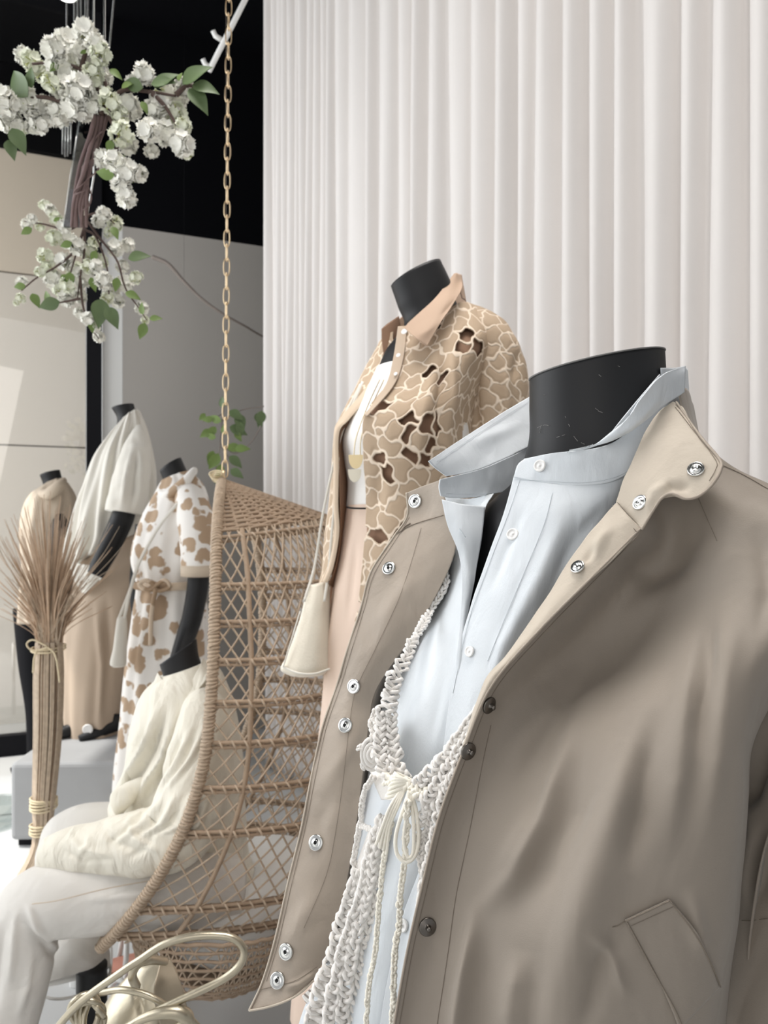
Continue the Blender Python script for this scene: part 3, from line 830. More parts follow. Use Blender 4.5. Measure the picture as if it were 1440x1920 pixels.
def crochet(name, path, widths, r, pitch, rows, seed=1):
    """rows of chain stitch side by side, total half-width interpolated along the path"""
    mb = MB(); path = np.asarray(path, float)
    w = np.interp(np.linspace(0, 1, len(path)), np.linspace(0, 1, len(widths)), widths)
    T = np.gradient(path[:, :2], axis=0); T /= np.linalg.norm(T, axis=1, keepdims=True); Nn = np.stack([-T[:, 1], T[:, 0]], -1)
    for k in range(rows):
        f = (k + .5) / rows * 2 - 1
        q = path.copy(); q[:, :2] += Nn * (w * f)[:, None]; q[:, 2] += .003 * abs(f)
        ww = w / rows * .95 / F * path[:, 2]
        braid(mb, q, ww, r=r, pitch=pitch, seed=seed + k * 1.3)
    return mb.build(name, M['yarn'], cro)
crochet('chain_stitch', LB[:5], [4, 4, 6, 8, 13], .0016, .018, 1)
crochet('chain_stitch', LB[4:6], [13, 18], .0018, .017, 1, 4)
crochet('chain_stitch', LB[5:], [18, 24, 26], .0019, .019, 2, 3)
crochet('chain_stitch', [(p[0] + 1, p[1] + 4, p[2]) for p in RB], [5, 10, 17, 22], .0017, .018, 2, 5)
crochet('chain_stitch', [(895, 1345, .600), (868, 1410, .600), (842, 1470, .600), (812, 1520, .602)], [6, 16, 26, 34], .0018, .019, 3, 7)
crochet('chain_stitch', [(860, 1440, .596), (838, 1500, .596), (818, 1580, .594), (800, 1650, .592), (786, 1710, .590)], [8, 17, 15, 12, 5], .0017, .017, 2, 9)
crochet('chain_stitch', [(810, 1500, .603), (795, 1560, .604), (797, 1620, .602), (790, 1680, .600)], [16, 14, 12, 6], .0014, .013, 2, 11)
crochet('chain_stitch', [(722, 1530, .655), (704, 1600, .650), (690, 1680, .645), (668, 1760, .642), (650, 1850, .640), (640, 1940, .64)], [12, 20, 20, 26, 34, 40], .0021, .022, 3, 13)
crochet('chain_stitch', [(672, 1630, .672), (664, 1700, .668), (645, 1780, .662), (620, 1860, .66), (608, 1945, .66)], [10, 24, 30, 34, 40], .0023, .024, 2, 15)
# inner sheet under the lower rows
Gl = surf([[(690, 1560, .680), (722, 1560, .662)], [(655, 1660, .684), (706, 1660, .656)], [(640, 1760, .680), (700, 1760, .650)], [(600, 1850, .675), (690, 1850, .646)], [(590, 1950, .675), (680, 1950, .646)]], 30, 16)
sheet('knit_ground', Gl, M['yarn'], cro, .0015)
# flower motif beside the knot
fl = MB(); c = P(697, 1413, .662)
for k in range(3):
    a = np.linspace(0, 2 * PI, 24); rr = .004 + .0036 * k
    fl.tube(np.stack([c.x + rr * .8 * np.cos(a), c.y - .004 + .0012 * k + 0 * a, c.z + rr * 1.25 * np.sin(a)], -1), .0019, 6)
for k in range(5):
    a0 = k / 5 * 2 * PI
    braid(fl, np.array([c + Vector((.008 * math.cos(a0), 0, .011 * math.sin(a0))), c + Vector((.014 * math.cos(a0 + .3), -.002, .017 * math.sin(a0 + .3)))]), .002, .0013, .008, px=False)
fl.build('flower_motif', M['yarn'], cro)
# cord bridges
br = MB()
for pts in ([(700, 1455, .665), (682, 1490, .672), (676, 1540, .680), (668, 1585, .684), (662, 1615, .684)], [(676, 1548, .680), (694, 1554, .668), (712, 1560, .655)],
            [(704, 1330, .69), (696, 1360, .688), (706, 1400, .68)], [(660, 1612, .684), (672, 1640, .68), (668, 1660, .672)], [(700, 1345, .69), (712, 1370, .68), (728, 1380, .665)]):
    braid(br, pts, .0016, .0015, .011)
br.build('cord', M['yarn'], cro)
# tie: knot, loops, tails
kn = MB(); c = P(757, 1472, .622)
for k in range(7):
    a = np.linspace(0, 2 * PI, 22); 
    kn.tube(np.stack([c.x + .011 * np.cos(a) + (k - 3) * .0012, c.y + .006 * np.sin(a), c.z + .0055 * np.cos(a + .5 * k) + (k - 3) * .0014], -1), .0017, 6)
braid(kn, [(722, 1462, .640), (745, 1466, .624), (775, 1478, .612), (800, 1490, .606)], .0035, .0018, .012)
tie = kn.build('tie', M['yarn2'], cro)
lp = MB()
for dx, w in ((0, 0), (5, 2), (-5, -3), (9, 6)):
    lp.tube(cr(PA([(758 + dx * .3, 1476, .617), (738 + dx, 1510, .612), (722 + dx, 1550, .614), (712 + dx * 1.4, 1590 + w * 2, .62)]), 40), .0014, 6)
lp.tube(cr(PA([(768, 1482, .612), (752, 1530, .606), (742, 1570, .604), (745, 1602, .602), (762, 1616, .600), (778, 1604, .600), (785, 1570, .602), (780, 1520, .606), (770, 1484, .611)]), 70), .0017, 7)
lp.tube(cr(PA([(766, 1482, .611), (762, 1530, .604), (757, 1575, .602), (764, 1606, .600), (774, 1600, .600), (776, 1560, .602), (773, 1520, .606), (768, 1484, .611)]), 70), .0015, 7)
lp.build('bow_loop', M['yarn2'], tie)
tl = MB()
braid(tl, [(764, 1500, .605), (759, 1610, .602), (750, 1680, .603), (749, 1725, .602), (740, 1790, .599), (738, 1860, .597), (732, 1960, .596)], .0016, .0013, .010)
braid(tl, [(742, 1500, .617), (722, 1600, .622), (711, 1690, .622), (704, 1780, .618), (690, 1860, .615), (686, 1960, .615)], .0014, .0012, .010)
tl.build('tail', M['yarn2'], tie)

# ---- jacket: near front panel
JE = [(1205, 880, .640), (1203, 990, .610), (1115, 1078, .602), (1010, 1184, .596), (922, 1287, .590), (873, 1400, .585), (825, 1530, .580), (795, 1650, .575), (765, 1780, .570), (740, 1920, .565), (715, 2080, .56)]
rows = [
 [(1285, 790, .665), (1310, 815, .655), (1345, 852, .645), (1385, 880, .635), (1440, 906, .620), (1520, 950, .600), (1620, 1010, .590)],
 [(1200, 900, .640), (1245, 905, .640), (1310, 920, .628), (1370, 940, .605), (1450, 965, .585), (1540, 1010, .565), (1650, 1070, .570)],
 [(1203, 990, .610), (1245, 1015, .645), (1300, 1025, .628), (1375, 1035, .590), (1460, 1050, .565), (1550, 1080, .552), (1660, 1130, .570)],
 [(1115, 1078, .602), (1160, 1112, .643), (1240, 1130, .630), (1345, 1135, .578), (1450, 1130, .550), (1550, 1155, .545), (1650, 1190, .575)],
 [(1010, 1184, .596), (1060, 1220, .634), (1160, 1245, .622), (1280, 1245, .566), (1380, 1235, .540), (1440, 1250, .540), (1490, 1265, .585)],
 [(922, 1287, .590), (967, 1318, .608), (1080, 1350, .592), (1210, 1350, .550), (1320, 1345, .530), (1394, 1372, .530), (1418, 1385, .580)],
 [(873, 1400, .585), (918, 1428, .594), (1030, 1460, .574), (1160, 1460, .535), (1280, 1460, .520), (1382, 1482, .520), (1405, 1492, .570)],
 [(825, 1530, .580), (872, 1558, .584), (990, 1580, .560), (1120, 1590, .525), (1250, 1592, .512), (1370, 1600, .516), (1395, 1610, .565)],
 [(795, 1650, .575), (842, 1678, .577), (960, 1700, .552), (1090, 1712, .520), (1220, 1715, .510), (1356, 1715, .514), (1385, 1722, .565)],
 [(765, 1780, .570), (812, 1803, .570), (930, 1820, .548), (1060, 1830, .520), (1190, 1835, .510), (1331, 1832, .514), (1368, 1840, .565)],
 [(740, 1920, .565), (788, 1940, .564), (905, 1950, .545), (1035, 1960, .520), (1170, 1960, .510), (1318, 1950, .515), (1356, 1960, .565)],
 [(715, 2080, .560), (765, 2090, .560), (885, 2100, .545), (1020, 2110, .525), (1155, 2110, .515), (1305, 2100, .52), (1345, 2105, .57)]]
G = surf(rows, 330, 330)
fd = [([(1240, 1240), (1200, 1400), (1150, 1530), (1100, 1680), (1050, 1850), (1030, 1960)], 42, .0085),
      ([(1075, 1330), (1062, 1420), (1020, 1540), (963, 1640), (896, 1716)], 20, .0075), ([(1105, 1400), (1075, 1520), (1010, 1650), (945, 1740)], 34, -.0060),
      ([(896, 1680), (878, 1780), (858, 1900), (846, 2080)], 15, .0075), ([(925, 1700), (905, 1850), (895, 2050)], 24, -.0035),
      ([(1235, 1330), (1205, 1460), (1190, 1560), (1170, 1640)], 22, -.0060), ([(1300, 1180), (1290, 1330), (1262, 1500), (1240, 1620)], 26, .0060),
      ([(1370, 1100), (1365, 1250), (1340, 1420), (1320, 1600)], 24, .0050), ([(1330, 1120), (1325, 1260), (1300, 1420)], 18, -.0050),
      ([(1110, 1230), (1060, 1330), (1000, 1420), (960, 1500)], 22, -.0045), ([(1100, 1160), (1180, 1150), (1300, 1080), (1400, 1010)], 36, .0060),
      ([(1140, 1030), (1230, 1080), (1330, 1050)], 30, -.0060), ([(1010, 1500), (960, 1590), (930, 1650)], 16, .0030),
      ([(1170, 1730), (1130, 1800), (1085, 1960)], 20, -.0035), ([(1100, 1730), (1140, 1780), (1180, 1880)], 12, .0028), ([(980, 1780), (960, 1870), (950, 1960)], 22, .0045),
      ([(1010, 1760), (1000, 1900), (985, 2050)], 26, -.0025), ([(1290, 1660), (1310, 1740), (1320, 1800)], 15, .0030), ([(1420, 980), (1440, 1100), (1420, 1200)], 22, -.004), ([(1400, 930), (1480, 1000), (1500, 1150)], 26, .005)]
fd = [(a_, b_, c_ * 1.1) for a_, b_, c_ in fd]
G = apply_folds(G, fd); G = wav(G, .0012, 9, 21)
jacket = sheet('jacket', G, M['khaki'], fm, .0014, key='jacket')
stitch('edge_seam', [(1196, 1003), (1120, 1082), (1017, 1188), (930, 1290), (882, 1400), (834, 1530), (804, 1650), (774, 1780), (749, 1920)], jacket, M['seam'], .0004, 160, key='jacket', off=.0004)
stitch('placket_seam', [(920, 1360), (905, 1430), (880, 1560), (855, 1680), (838, 1800), (815, 1950)], jacket, M['seam'], .00035, 120, key='jacket', off=.0003)
# pale turned edge
p = cr(PA([(JE[k][0] - 1, JE[k][1], JE[k][2] - .0006) for k in range(1, len(JE))]), 200)
MB().tube(p, .0010, 6).build('edge_piping', M['khaki_strip'], jacket)
# shoulder yoke seam
stitch('shoulder_seam', [(1352, 872), (1395, 892), (1440, 918)], jacket, M['seam'], .0005, 30, key='jacket', off=.0006)
stitch('yoke_seam', [(1310, 935), (1325, 970), (1345, 1015)], jacket, M['seam'], .0003, 30, key='jacket', off=.0003)
# facing (inside of the open front)
fr = [[(1156, 941, .634), (1203, 991, .609)], [(1090, 1018, .625), (1152, 1046, .603)], [(1029, 1113, .618), (1088, 1104, .599)], [(985, 1180, .611), (1029, 1165, .596)], [(945, 1232, .605), (967, 1232, .592)], [(905, 1283, .600), (922, 1287, .589)], [(866, 1402, .594), (872, 1401, .584)]]
fr = [[a, ((a[0] + b[0]) / 2 - 2, (a[1] + b[1]) / 2, (a[2] + b[2]) / 2 - .004), b] for a, b in fr]
G = surf(fr, 120, 30)
G = apply_folds(G, [([(1150, 985), (1130, 1010), (1105, 1050)], 9, .003), ([(1120, 1020), (1090, 1060)], 8, -.003)]); G = wav(G, .001, 25, 17)
fc = sheet('facing', G, M['khaki_light'], jacket, .0012, key='facing')
# turned-out stand collar, near side
cv = [
 [(1155, 941, .636), (1178, 968, .622), (1203, 992, .608)],
 [(1167, 905, .640), (1200, 928, .620), (1229, 949, .606)],
 [(1180, 875, .645), (1225, 900, .618), (1258, 928, .600)],
 [(1195, 842, .650), (1250, 878, .618), (1306, 932, .592)],
 [(1208, 812, .657), (1270, 840, .622), (1351, 884, .592)],
 [(1226, 783, .665), (1280, 802, .636), (1349, 861, .600)],
 [(1243, 765, .673), (1275, 778, .652), (1311, 815, .625)],
 [(1262, 753, .680), (1270, 757, .672), (1278, 766, .660)]]
G = surf(cv, 90, 70)
G = apply_folds(G, [([(1205, 965), (1228, 925), (1258, 905)], 11, .0035), ([(1240, 930), (1260, 912), (1300, 915)], 9, -.0035)]); G = wav(G, .0008, 22, 19)
coll = sheet('collar', G, M['khaki_light'], jacket, .0018, key='jcollar')
e = [(1203, 993, .6075), (1229, 950, .605), (1243, 932, .601), (1260, 926, .598), (1285, 935, .594), (1310, 930, .591), (1336, 908, .590), (1351, 882, .5905), (1349, 861, .599), (1311, 815, .624), (1268, 754, .672)]
MB().tube(cr(PA(e), 120), .0012, 6).build('collar_piping', M['khaki_strip'], coll)
stitch('stitching', [(1150, 948), (1172, 972), (1195, 998)], jacket, M['seam'], .0006, 20, key='jcollar', off=.0012)
stitch('stitching', [(1266, 764), (1300, 808), (1341, 862), (1342, 880), (1330, 902)], jacket, M['seam'], .00035, 60, key='jcollar', off=.0006)
# back of the collar
G = surf([[(1275, 735, .70), (1287, 728, .73), (1296, 748, .77), (1290, 775, .84), (1180, 800, .885)],
          [(1280, 770, .695), (1296, 780, .72), (1307, 805, .76), (1300, 830, .84), (1180, 850, .885)],
          [(1290, 800, .690), (1312, 828, .71), (1330, 860, .75), (1310, 890, .84), (1180, 900, .885)]], 24, 60)
sheet('collar_back', G, M['khaki'], jacket, .0016)
# pocket welt
W0, W1, W2, W3 = (1173, 1727), (1256, 1688), (1352, 1850), (1275, 1930)
wr = []
for f in np.linspace(0, 1, 12):
    a = np.array(W0) * (1 - f) + np.array(W3) * f; b = np.array(W1) * (1 - f) + np.array(W2) * f
    a = a + np.array([6, 0]) * math.sin(f * PI); b = b + np.array([10, -6]) * math.sin(f * PI)
    row = []
    for g in np.linspace(0, 1, 6):
        q = a * (1 - g) + b * g; pp, nn = on('jacket', q[0], q[1]); row.append((q[0], q[1], pp.y - .0032))
    wr.append(row)
Gw = surf(wr, 60, 30)
welt = sheet('pocket_welt', Gw, M['khaki'], jacket, .0022, key='welt')
for pts in ([W0, W1], [(W0[0] + 3, W0[1] + 2), (1222, 1815), (1264, 1890), (1283, 1935)], [W1, (1302, 1750), (1330, 1800), (1350, 1850)]):
    stitch('welt_seam', pts, welt, M['seam'], .0007, 50, key='welt', off=.0004)
stitch('welt_seam', [(1183, 1736), (1262, 1700)], welt, M['seam'], .0003, 40, key='welt', off=.0004)
stitch('welt_seam', [(1172, 1727), (1160, 1735), (1148, 1738)], jacket, M['seam'], .0005, 14, key='jacket', off=.0004)
# sleeve
sl = loft('sleeve', [(1535, 968, 1625, 985, .61, .025), (1470, 1000, 1680, 1020, .61, .065), (1440, 1120, 1690, 1120, .615, .070), (1425, 1260, 1680, 1240, .625, .068), (1405, 1400, 1670, 1400, .63, .066), (1392, 1500, 1660, 1500, .625, .068), (1372, 1600, 1655, 1600, .62, .07), (1345, 1720, 1650, 1715, .61, .07), (1325, 1850, 1640, 1850, .60, .07), (1315, 1960, 1630, 1960, .60, .068), (1310, 2100, 1610, 2100, .60, .06)],
          M['khaki'], jacket, 120, 90, noise_amp=.002, nscale=7, seed=5, key='sleeve',
          folds=[([(1440, 1290), (1410, 1400), (1392, 1480)], 16, .010), ([(1440, 1400), (1410, 1470), (1400, 1520)], 14, -.014), ([(1388, 1520), (1412, 1528), (1425, 1560), (1405, 1650), (1390, 1700)], 14, .012), ([(1440, 1560), (1430, 1640), (1420, 1700)], 14, -.007)])
stitch('sleeve_seam', [(1362, 1722), (1400, 1726), (1440, 1722)], sl, M['seam'], .0004, 30, key='sleeve', off=.0006)
# back and far side of the jacket
bk = [[(.385, .59, 1.285), (.335, .64, 1.325), (.30, .69, 1.36), (.22, .815, 1.385), (.13, .86, 1.345), (.085, .85, 1.32)],
      [(.43, .60, 1.19), (.42, .69, 1.21), (.34, .82, 1.25), (.22, .88, 1.26), (.11, .90, 1.22), (.04, .85, 1.22)],
      [(.30, .575, 1.06), (.37, .70, 1.05), (.33, .83, 1.05), (.21, .89, 1.05), (.08, .89, 1.05), (-.005, .80, 1.08)],
      [(.275, .57, .86), (.35, .68, .86), (.32, .80, .86), (.19, .86, .86), (.05, .86, .86), (-.05, .76, .90)],
      [(.26, .57, .76), (.34, .68, .76), (.31, .80, .76), (.18, .86, .76), (.04, .86, .76), (-.07, .74, .82)]]
G = surf(bk, 80, 80, px=False); G = wav(G, .003, 5, 33)
sheet('jacket_back', G, M['khaki'], jacket, .0014)
# far front: broad placket strip turned towards us
J = [
 [(762, 924, .790), (790, 912, .778), (824, 900, .762)], [(763, 968, .785), (800, 955, .772), (835, 943, .752)], [(737, 1008, .780), (795, 1000, .762), (853, 990, .745)],
 [(695, 1073, .772), (770, 1062, .752), (851, 1040, .738)], [(677, 1138, .765), (745, 1130, .742), (818, 1115, .735)], [(650, 1222, .755), (705, 1215, .736), (764, 1204, .736)],
 [(630, 1290, .755), (668, 1292, .738), (706, 1292, .742)], [(605, 1361, .745), (650, 1362, .728), (691, 1362, .732)], [(585, 1450, .732), (632, 1450, .717), (681, 1445, .720)],
 [(564, 1556, .718), (615, 1556, .705), (667, 1552, .708)], [(541, 1650, .706), (595, 1652, .695), (651, 1650, .699)], [(515, 1763, .692), (572, 1760, .683), (632, 1742, .690)],
 [(492, 1840, .683), (547, 1840, .675), (605, 1806, .684)], [(467, 1895, .676), (536, 1876, .670), (588, 1838, .680)]]
G = surf(J, 240, 80)
G = apply_folds(G, [([(690, 1320), (660, 1400), (600, 1480)], 14, .002), ([(640, 1450), (600, 1540), (590, 1640)], 16, -.002), ([(600, 1660), (560, 1740), (530, 1800)], 18, .0025), ([(780, 1030), (760, 1100), (700, 1200)], 16, .002), ([(530, 1855), (560, 1843), (600, 1815)], 7, .003)])
G = wav(G, .0012, 14, 25)
js = sheet('far_placket', G, M['khaki_strip'], jacket, .0018, key='strip')
MB().tube(cr(PA([(r_[0][0], r_[0][1], r_[0][2] - .0006) for r_ in J]), 200), .0011, 6).build('edge_piping', M['khaki_light'], js)
MB().tube(cr(PA([(467, 1895, .675), (500, 1889, .671), (536, 1877, .669), (565, 1860, .673), (588, 1838, .679)]), 60), .0010, 6).build('edge_piping', M['khaki_light'], js)
stitch('stitching', [(768, 970), (744, 1010), (702, 1076), (684, 1140), (658, 1224), (638, 1290), (613, 1362), (593, 1450), (572, 1556), (549, 1650), (523, 1763), (500, 1840)], js, M['seam'], .0003, 160, key='strip', off=.0005)
stitch('stitching', [(790, 990), (768, 1065), (745, 1130), (705, 1215), (668, 1292), (655, 1362), (645, 1450), (630, 1556), (612, 1640), (570, 1740)], js, M['seam'], .00025, 140, key='strip', off=.0004)
stitch('stitching', [(742, 1002), (775, 984), (832, 966)], js, M['seam'], .0006, 40, key='strip', off=.0006)
stitch('buttonhole', [(752, 998), (760, 988), (770, 982)], js, M['seam'], .0012, 14, key='strip', off=.0008)
stitch('stitching', [(486, 1856), (520, 1848), (556, 1838), (595, 1812)], js, M['seam'], .0004, 40, key='strip', off=.0006)
# returning inside of that front, in the shadow
G = surf([[(840, 985, .765), (842, 1000, .86)], [(849, 1040, .745), (828, 1060, .86)], [(764, 1204, .742), (772, 1210, .85)], [(706, 1292, .746), (740, 1300, .84)], [(681, 1445, .724), (715, 1450, .82)], [(651, 1650, .703), (690, 1650, .80)], [(605, 1806, .688), (660, 1810, .79)]], 90, 12)
sheet('front_return', G, M['khaki'], jacket, .0014)
# snaps
r = .0074
sock = disc_mesh('snap_socket', [(r, -.0006), (r, .0004), (r * .93, .0013), (r * .80, .0011), (r * .34, .0006), (r * .30, .0013), (r * .24, .0013), (r * .20, .0002), (.0002, -.0002)], M['steel'])
sock.materials.append(M['steel_dark'])
for p_ in sock.polygons:
    if math.hypot(p_.center.x, p_.center.y) < r * .23: p_.material_index = 1
for (x, y) in ((779, 940), (730, 1066), (664, 1287), (648, 1360), (593, 1580), (537, 1784), (521, 1838)):
    fasten(sock, 'snap_socket', 'strip', x, y, js, .0010, scale=1.0 if y > 1000 else 1.05)
r = .0068
dome = disc_mesh('snap_cap', [(r, -.0008), (r * 1.02, .0004), (r * .90, .0016), (r * .72, .0006), (r * .60, .0009), (r * .48, .0022), (r * .30, .0026), (r * .22, .0018), (.0002, .0018)], M['steel'])
fasten(dome, 'snap_cap', 'jcollar', 1305, 881, jacket, .0010)
fasten(dome, 'snap_cap', 'jcollar', 1201, 943, jacket, .0010)
fasten(dome, 'snap_cap', 'facing', 1084, 1064, jacket, .0010, scale=.9)
r = .0070
stud = disc_mesh('snap_stud', [(r, -.0006), (r, .0006), (r * .9, .0012), (r * .40, .0010), (r * .30, .0016), (r * .22, .0044), (r * .27, .0054), (r * .12, .0060), (.0002, .0060)], M['gunmetal'])
for (x, y) in ((916, 1322), (877, 1408), (801, 1737)):
    fasten(stud, 'snap_stud', 'jacket', x, y, jacket, .0009)

# ------------------------------------------------------------------ mannequin in the cut-out flower jacket
def YL(y): return 1.45 + (y - 1.75) * .85
def LR(rows): return [[(a[0], a[1], YL(a[2])) for a in r] for r in rows]
plat = MB().box((.33, 1.62, .145), (.90, .62, .29)).build('platform', M['concrete'], None, False); bevel(plat, .01)
origin_to(plat, (.33, 1.62, 0)); tag(plat, 'low grey display platform under the mannequin in the floral cut-out jacket', 'platform')
lm_ = thing('mannequin', 'headless black mannequin in a tan cut-out flower jacket, white top and blush trousers', 'mannequin', (.12, YL(1.78), .29))
loft('body', [(733, 537, 826, 489, YL(1.77), .042), (746, 575, 846, 532, YL(1.77), .043), (757, 612, 858, 575, YL(1.77), .046), (722, 660, 890, 640, YL(1.77), .075), (694, 730, 890, 720, YL(1.77), .085), (660, 800, 870, 800, YL(1.77), .09), (665, 880, 860, 880, YL(1.77), .085), (660, 960, 870, 960, YL(1.77), .09), (640, 1060, 880, 1060, YL(1.77), .10)], M['black'], lm_, 70, 48)
# legs and feet
for (x0, x1, dy) in ((655, 560, -.06), (790, 780, .07)):
    limb('leg', [(x0 + 45, 1250, 1.48 + dy * .4), (x0 + 30, 1450, 1.48 + dy * .4), (x1 + 60, 1880, 1.48 + dy * .3), (x1 + 55, 1940, 1.47 + dy * .3)], [.045, .04, .03, .028], M['black'], lm_, 40, 20)
f_ = MB()
for dx in (0, .16):
    q = P(600, 1930, 1.40); 
    f_.lathe([(.02, 0), (.045, .005), (.04, .03), (.02, .05)], (q.x + dx, 1.42 + dx * .5, .29), 20, 1.4, .8)
f_.build('foot', M['black'], lm_)
cam_ = loft('camisole', [(706, 690, 880, 690, YL(1.76), .082), (690, 724, 880, 720, YL(1.76), .092), (662, 775, 880, 775, YL(1.755), .105), (643, 820, 880, 820, YL(1.755), .112), (645, 860, 880, 860, YL(1.76), .105), (652, 905, 880, 900, YL(1.765), .098), (650, 950, 880, 945, YL(1.765), .10)], M['camisole'], lm_, 60, 60, fold=.0012, waves=11, seed=2)
# necklace: two cords, two half-round plates
nk = MB()
for dx in (0, 8):
    nk.tube(cr(PA([(712 + dx, 712, YL(1.665)), (690 + dx, 760, YL(1.652)), (668 + dx * 1.2, 820, YL(1.652)), (663 + dx * 1.6, 862, YL(1.655))]), 30), .0010, 5)
nko = nk.build('necklace', M['brass_plate'], lm_)
def halfplate(name, cx, cy, w, h, Y, m):
    c = P(cx, cy, Y); s = Y / F
    a = np.linspace(0, PI, 20); pts = [(w / 2 * s * math.cos(t), -h * s * math.sin(t) ** .8) for t in a]
    V = [(c.x + x, Y - .002, c.z + z) for x, z in pts] + [(c.x + x, Y + .002, c.z + z) for x, z in pts]
    n = len(pts); fcs = [list(range(n)), list(range(2 * n - 1, n - 1, -1))] + [[i, i + n, (i + 1) % n + n, (i + 1) % n] for i in range(n)]
    return mesh_obj(name, V, fcs, m, nko, False)
halfplate('upper_plate', 667, 853, 27, 26, YL(1.645), M['brass_plate'])
halfplate('lower_plate', 665, 880, 25, 24, YL(1.645), M['ivory_plate'])
# trousers
tr = loft('trousers', [(650, 948, 880, 945, YL(1.765), .102), (640, 1010, 885, 1010, YL(1.765), .112), (625, 1100, 890, 1100, YL(1.765), .120), (614, 1200, 890, 1200, YL(1.765), .120), (603, 1320, 880, 1320, YL(1.765), .115), (590, 1450, 860, 1450, YL(1.765), .11), (572, 1650, 830, 1650, YL(1.765), .11), (548, 1865, 800, 1865, YL(1.765), .11), (545, 1915, 795, 1915, YL(1.765), .11)], M['blush'], lm_, 120, 120, fold=.004, waves=7, seed=4,
     folds=[([(668, 1000), (655, 1120), (650, 1180)], 5, -.006), ([(640, 1040), (622, 1200), (610, 1350), (590, 1500)], 6, .006), ([(628, 1180), (613, 1330), (600, 1450)], 6, -.006)], key='tr')
MB().tube(cr(PA([(651, 951, YL(1.70)), (665, 953, YL(1.655)), (700, 953, YL(1.65)), (740, 950, YL(1.65))]), 20), .0018, 6).build('waistband_edge', M['black_matte'], tr)

# --- jacket cloth with flower cut-work
def flower_field(su, sv, seed, du=.086):
    """seeds of petals, flower eyes and gaps over a su x sv metre cloth"""
    r = np.random.RandomState(seed); eyes = []
    tries = 0
    while tries < 4000:
        tries += 1
        p = r.rand(2) * (su + .06, sv + .06) - .03
        if all(np.hypot(*(p - q)) > du * r.uniform(.92, 1.1) for q in eyes): eyes.append(p)
    pts = []; kind = []
    for e in eyes:
        pts.append(e); kind.append(0)
        a0 = r.rand() * 6.28; n = r.choice([5, 6])
        for k in range(n):
            a = a0 + k * 2 * PI / n + r.normal() * .06; rr = du * r.uniform(.30, .36)
            pts.append(e + rr * np.array([math.cos(a), math.sin(a)])); kind.append(1)
    base = np.array(pts)
    for _ in range(900):
        p = r.rand(2) * (su + .04, sv + .04) - .02
        if np.min(np.hypot(*(base - p).T)) > du * .27:
            base = np.vstack([base, p]); kind.append(2 if r.rand() < .6 else 1)
    return base, np.array(kind)
def lace_sheet(name, rows, nv, nu, parent, seed, key, gaps=True, px=True, folds=None, amp=.0015):
    G = surf(rows, nv, nu, px)
    if folds: G = apply_folds(G, folds)
    G = wav(G, amp, 9, seed)
    lu = np.linalg.norm(np.diff(G, axis=1), axis=-1); lv = np.linalg.norm(np.diff(G, axis=0), axis=-1)
    U_ = np.concatenate([np.zeros((nv, 1)), np.cumsum(lu, 1)], 1); U_ = U_ - U_[:, :1] * 0
    V_ = np.concatenate([np.zeros((1, nu)), np.cumsum(lv, 0)], 0); V_ = np.repeat(V_.mean(1, keepdims=True), nu, 1)
    q = np.stack([U_, V_], -1).reshape(-1, 2)
    # wobble the outline of the petals
    q = q + .0035 * np.stack([np.sin(q[:, 1] * 190 + q[:, 0] * 60), np.sin(q[:, 0] * 210 - q[:, 1] * 70)], -1)
    pts, kind = flower_field(q[:, 0].max(), q[:, 1].max(), seed)
    w = np.where(kind == 0, .0125, np.where(kind == 2, .004, 0.0))
    d1 = np.full(len(q), 9.); d2 = np.full(len(q), 9.); k1 = np.zeros(len(q), int)
    for j in range(len(pts)):
        d = np.hypot(q[:, 0] - pts[j, 0], q[:, 1] - pts[j, 1]) + w[j]
        m = d < d1
        d2 = np.where(m, d1, np.minimum(d2, d)); k1 = np.where(m, j, k1); d1 = np.where(m, d, d1)
    e = d2 - d1
    cord = np.clip((.0040 - e) / .0012, 0, 1)
    hole = (kind[k1] == 2) & (e > .0040)
    n = toward(G, normals(G))
    puff = np.clip(e / .012, 0, 1) * .0012
    G2 = G + n * (cord * .0014 + puff * (1 - cord)).reshape(nv, nu)[..., None]
    keep = None
    if gaps:
        h = hole.reshape(nv, nu); hq = h[:-1, :-1] & h[1:, :-1] & h[:-1, 1:] & h[1:, 1:]
        keep = ~hq
    o = sheet(name, G2, M['lace'], parent, .0012, keep, key)
    at = o.data.attributes.new('cord', 'FLOAT', 'POINT')
    at.data.foreach_set('value', np.r_[cord, cord * 0].astype(np.float32))
    return o
near = LR([
 [(747, 612, 1.705), (790, 608, 1.69), (830, 588, 1.71), (868, 566, 1.75), (905, 580, 1.77), (940, 604, 1.80)],
 [(738, 672, 1.675), (782, 668, 1.655), (822, 655, 1.655), (862, 640, 1.665), (895, 640, 1.68), (918, 650, 1.73)],
 [(724, 722, 1.650), (768, 725, 1.625), (810, 720, 1.615), (845, 712, 1.63), (872, 708, 1.655), (906, 706, 1.74)],
 [(684, 778, 1.630), (738, 785, 1.598), (788, 785, 1.592), (828, 780, 1.61), (858, 778, 1.645), (892, 774, 1.76)],
 [(682, 850, 1.630), (732, 858, 1.598), (782, 860, 1.595), (827, 856, 1.62), (856, 852, 1.66), (890, 850, 1.78)],
 [(686, 930, 1.640), (737, 936, 1.606), (787, 938, 1.604), (830, 935, 1.63), (860, 932, 1.67), (895, 930, 1.79)],
 [(684, 1010, 1.640), (734, 1016, 1.606), (786, 1018, 1.604), (832, 1015, 1.63), (864, 1012, 1.67), (885, 1010, 1.74)],
 [(672, 1128, 1.645), (728, 1138, 1.608), (784, 1142, 1.604), (836, 1142, 1.63), (870, 1140, 1.67), (895, 1140, 1.74)],
 [(665, 1165, 1.645), (726, 1176, 1.608), (784, 1182, 1.604), (838, 1182, 1.63), (872, 1180, 1.67), (897, 1180, 1.74)]])
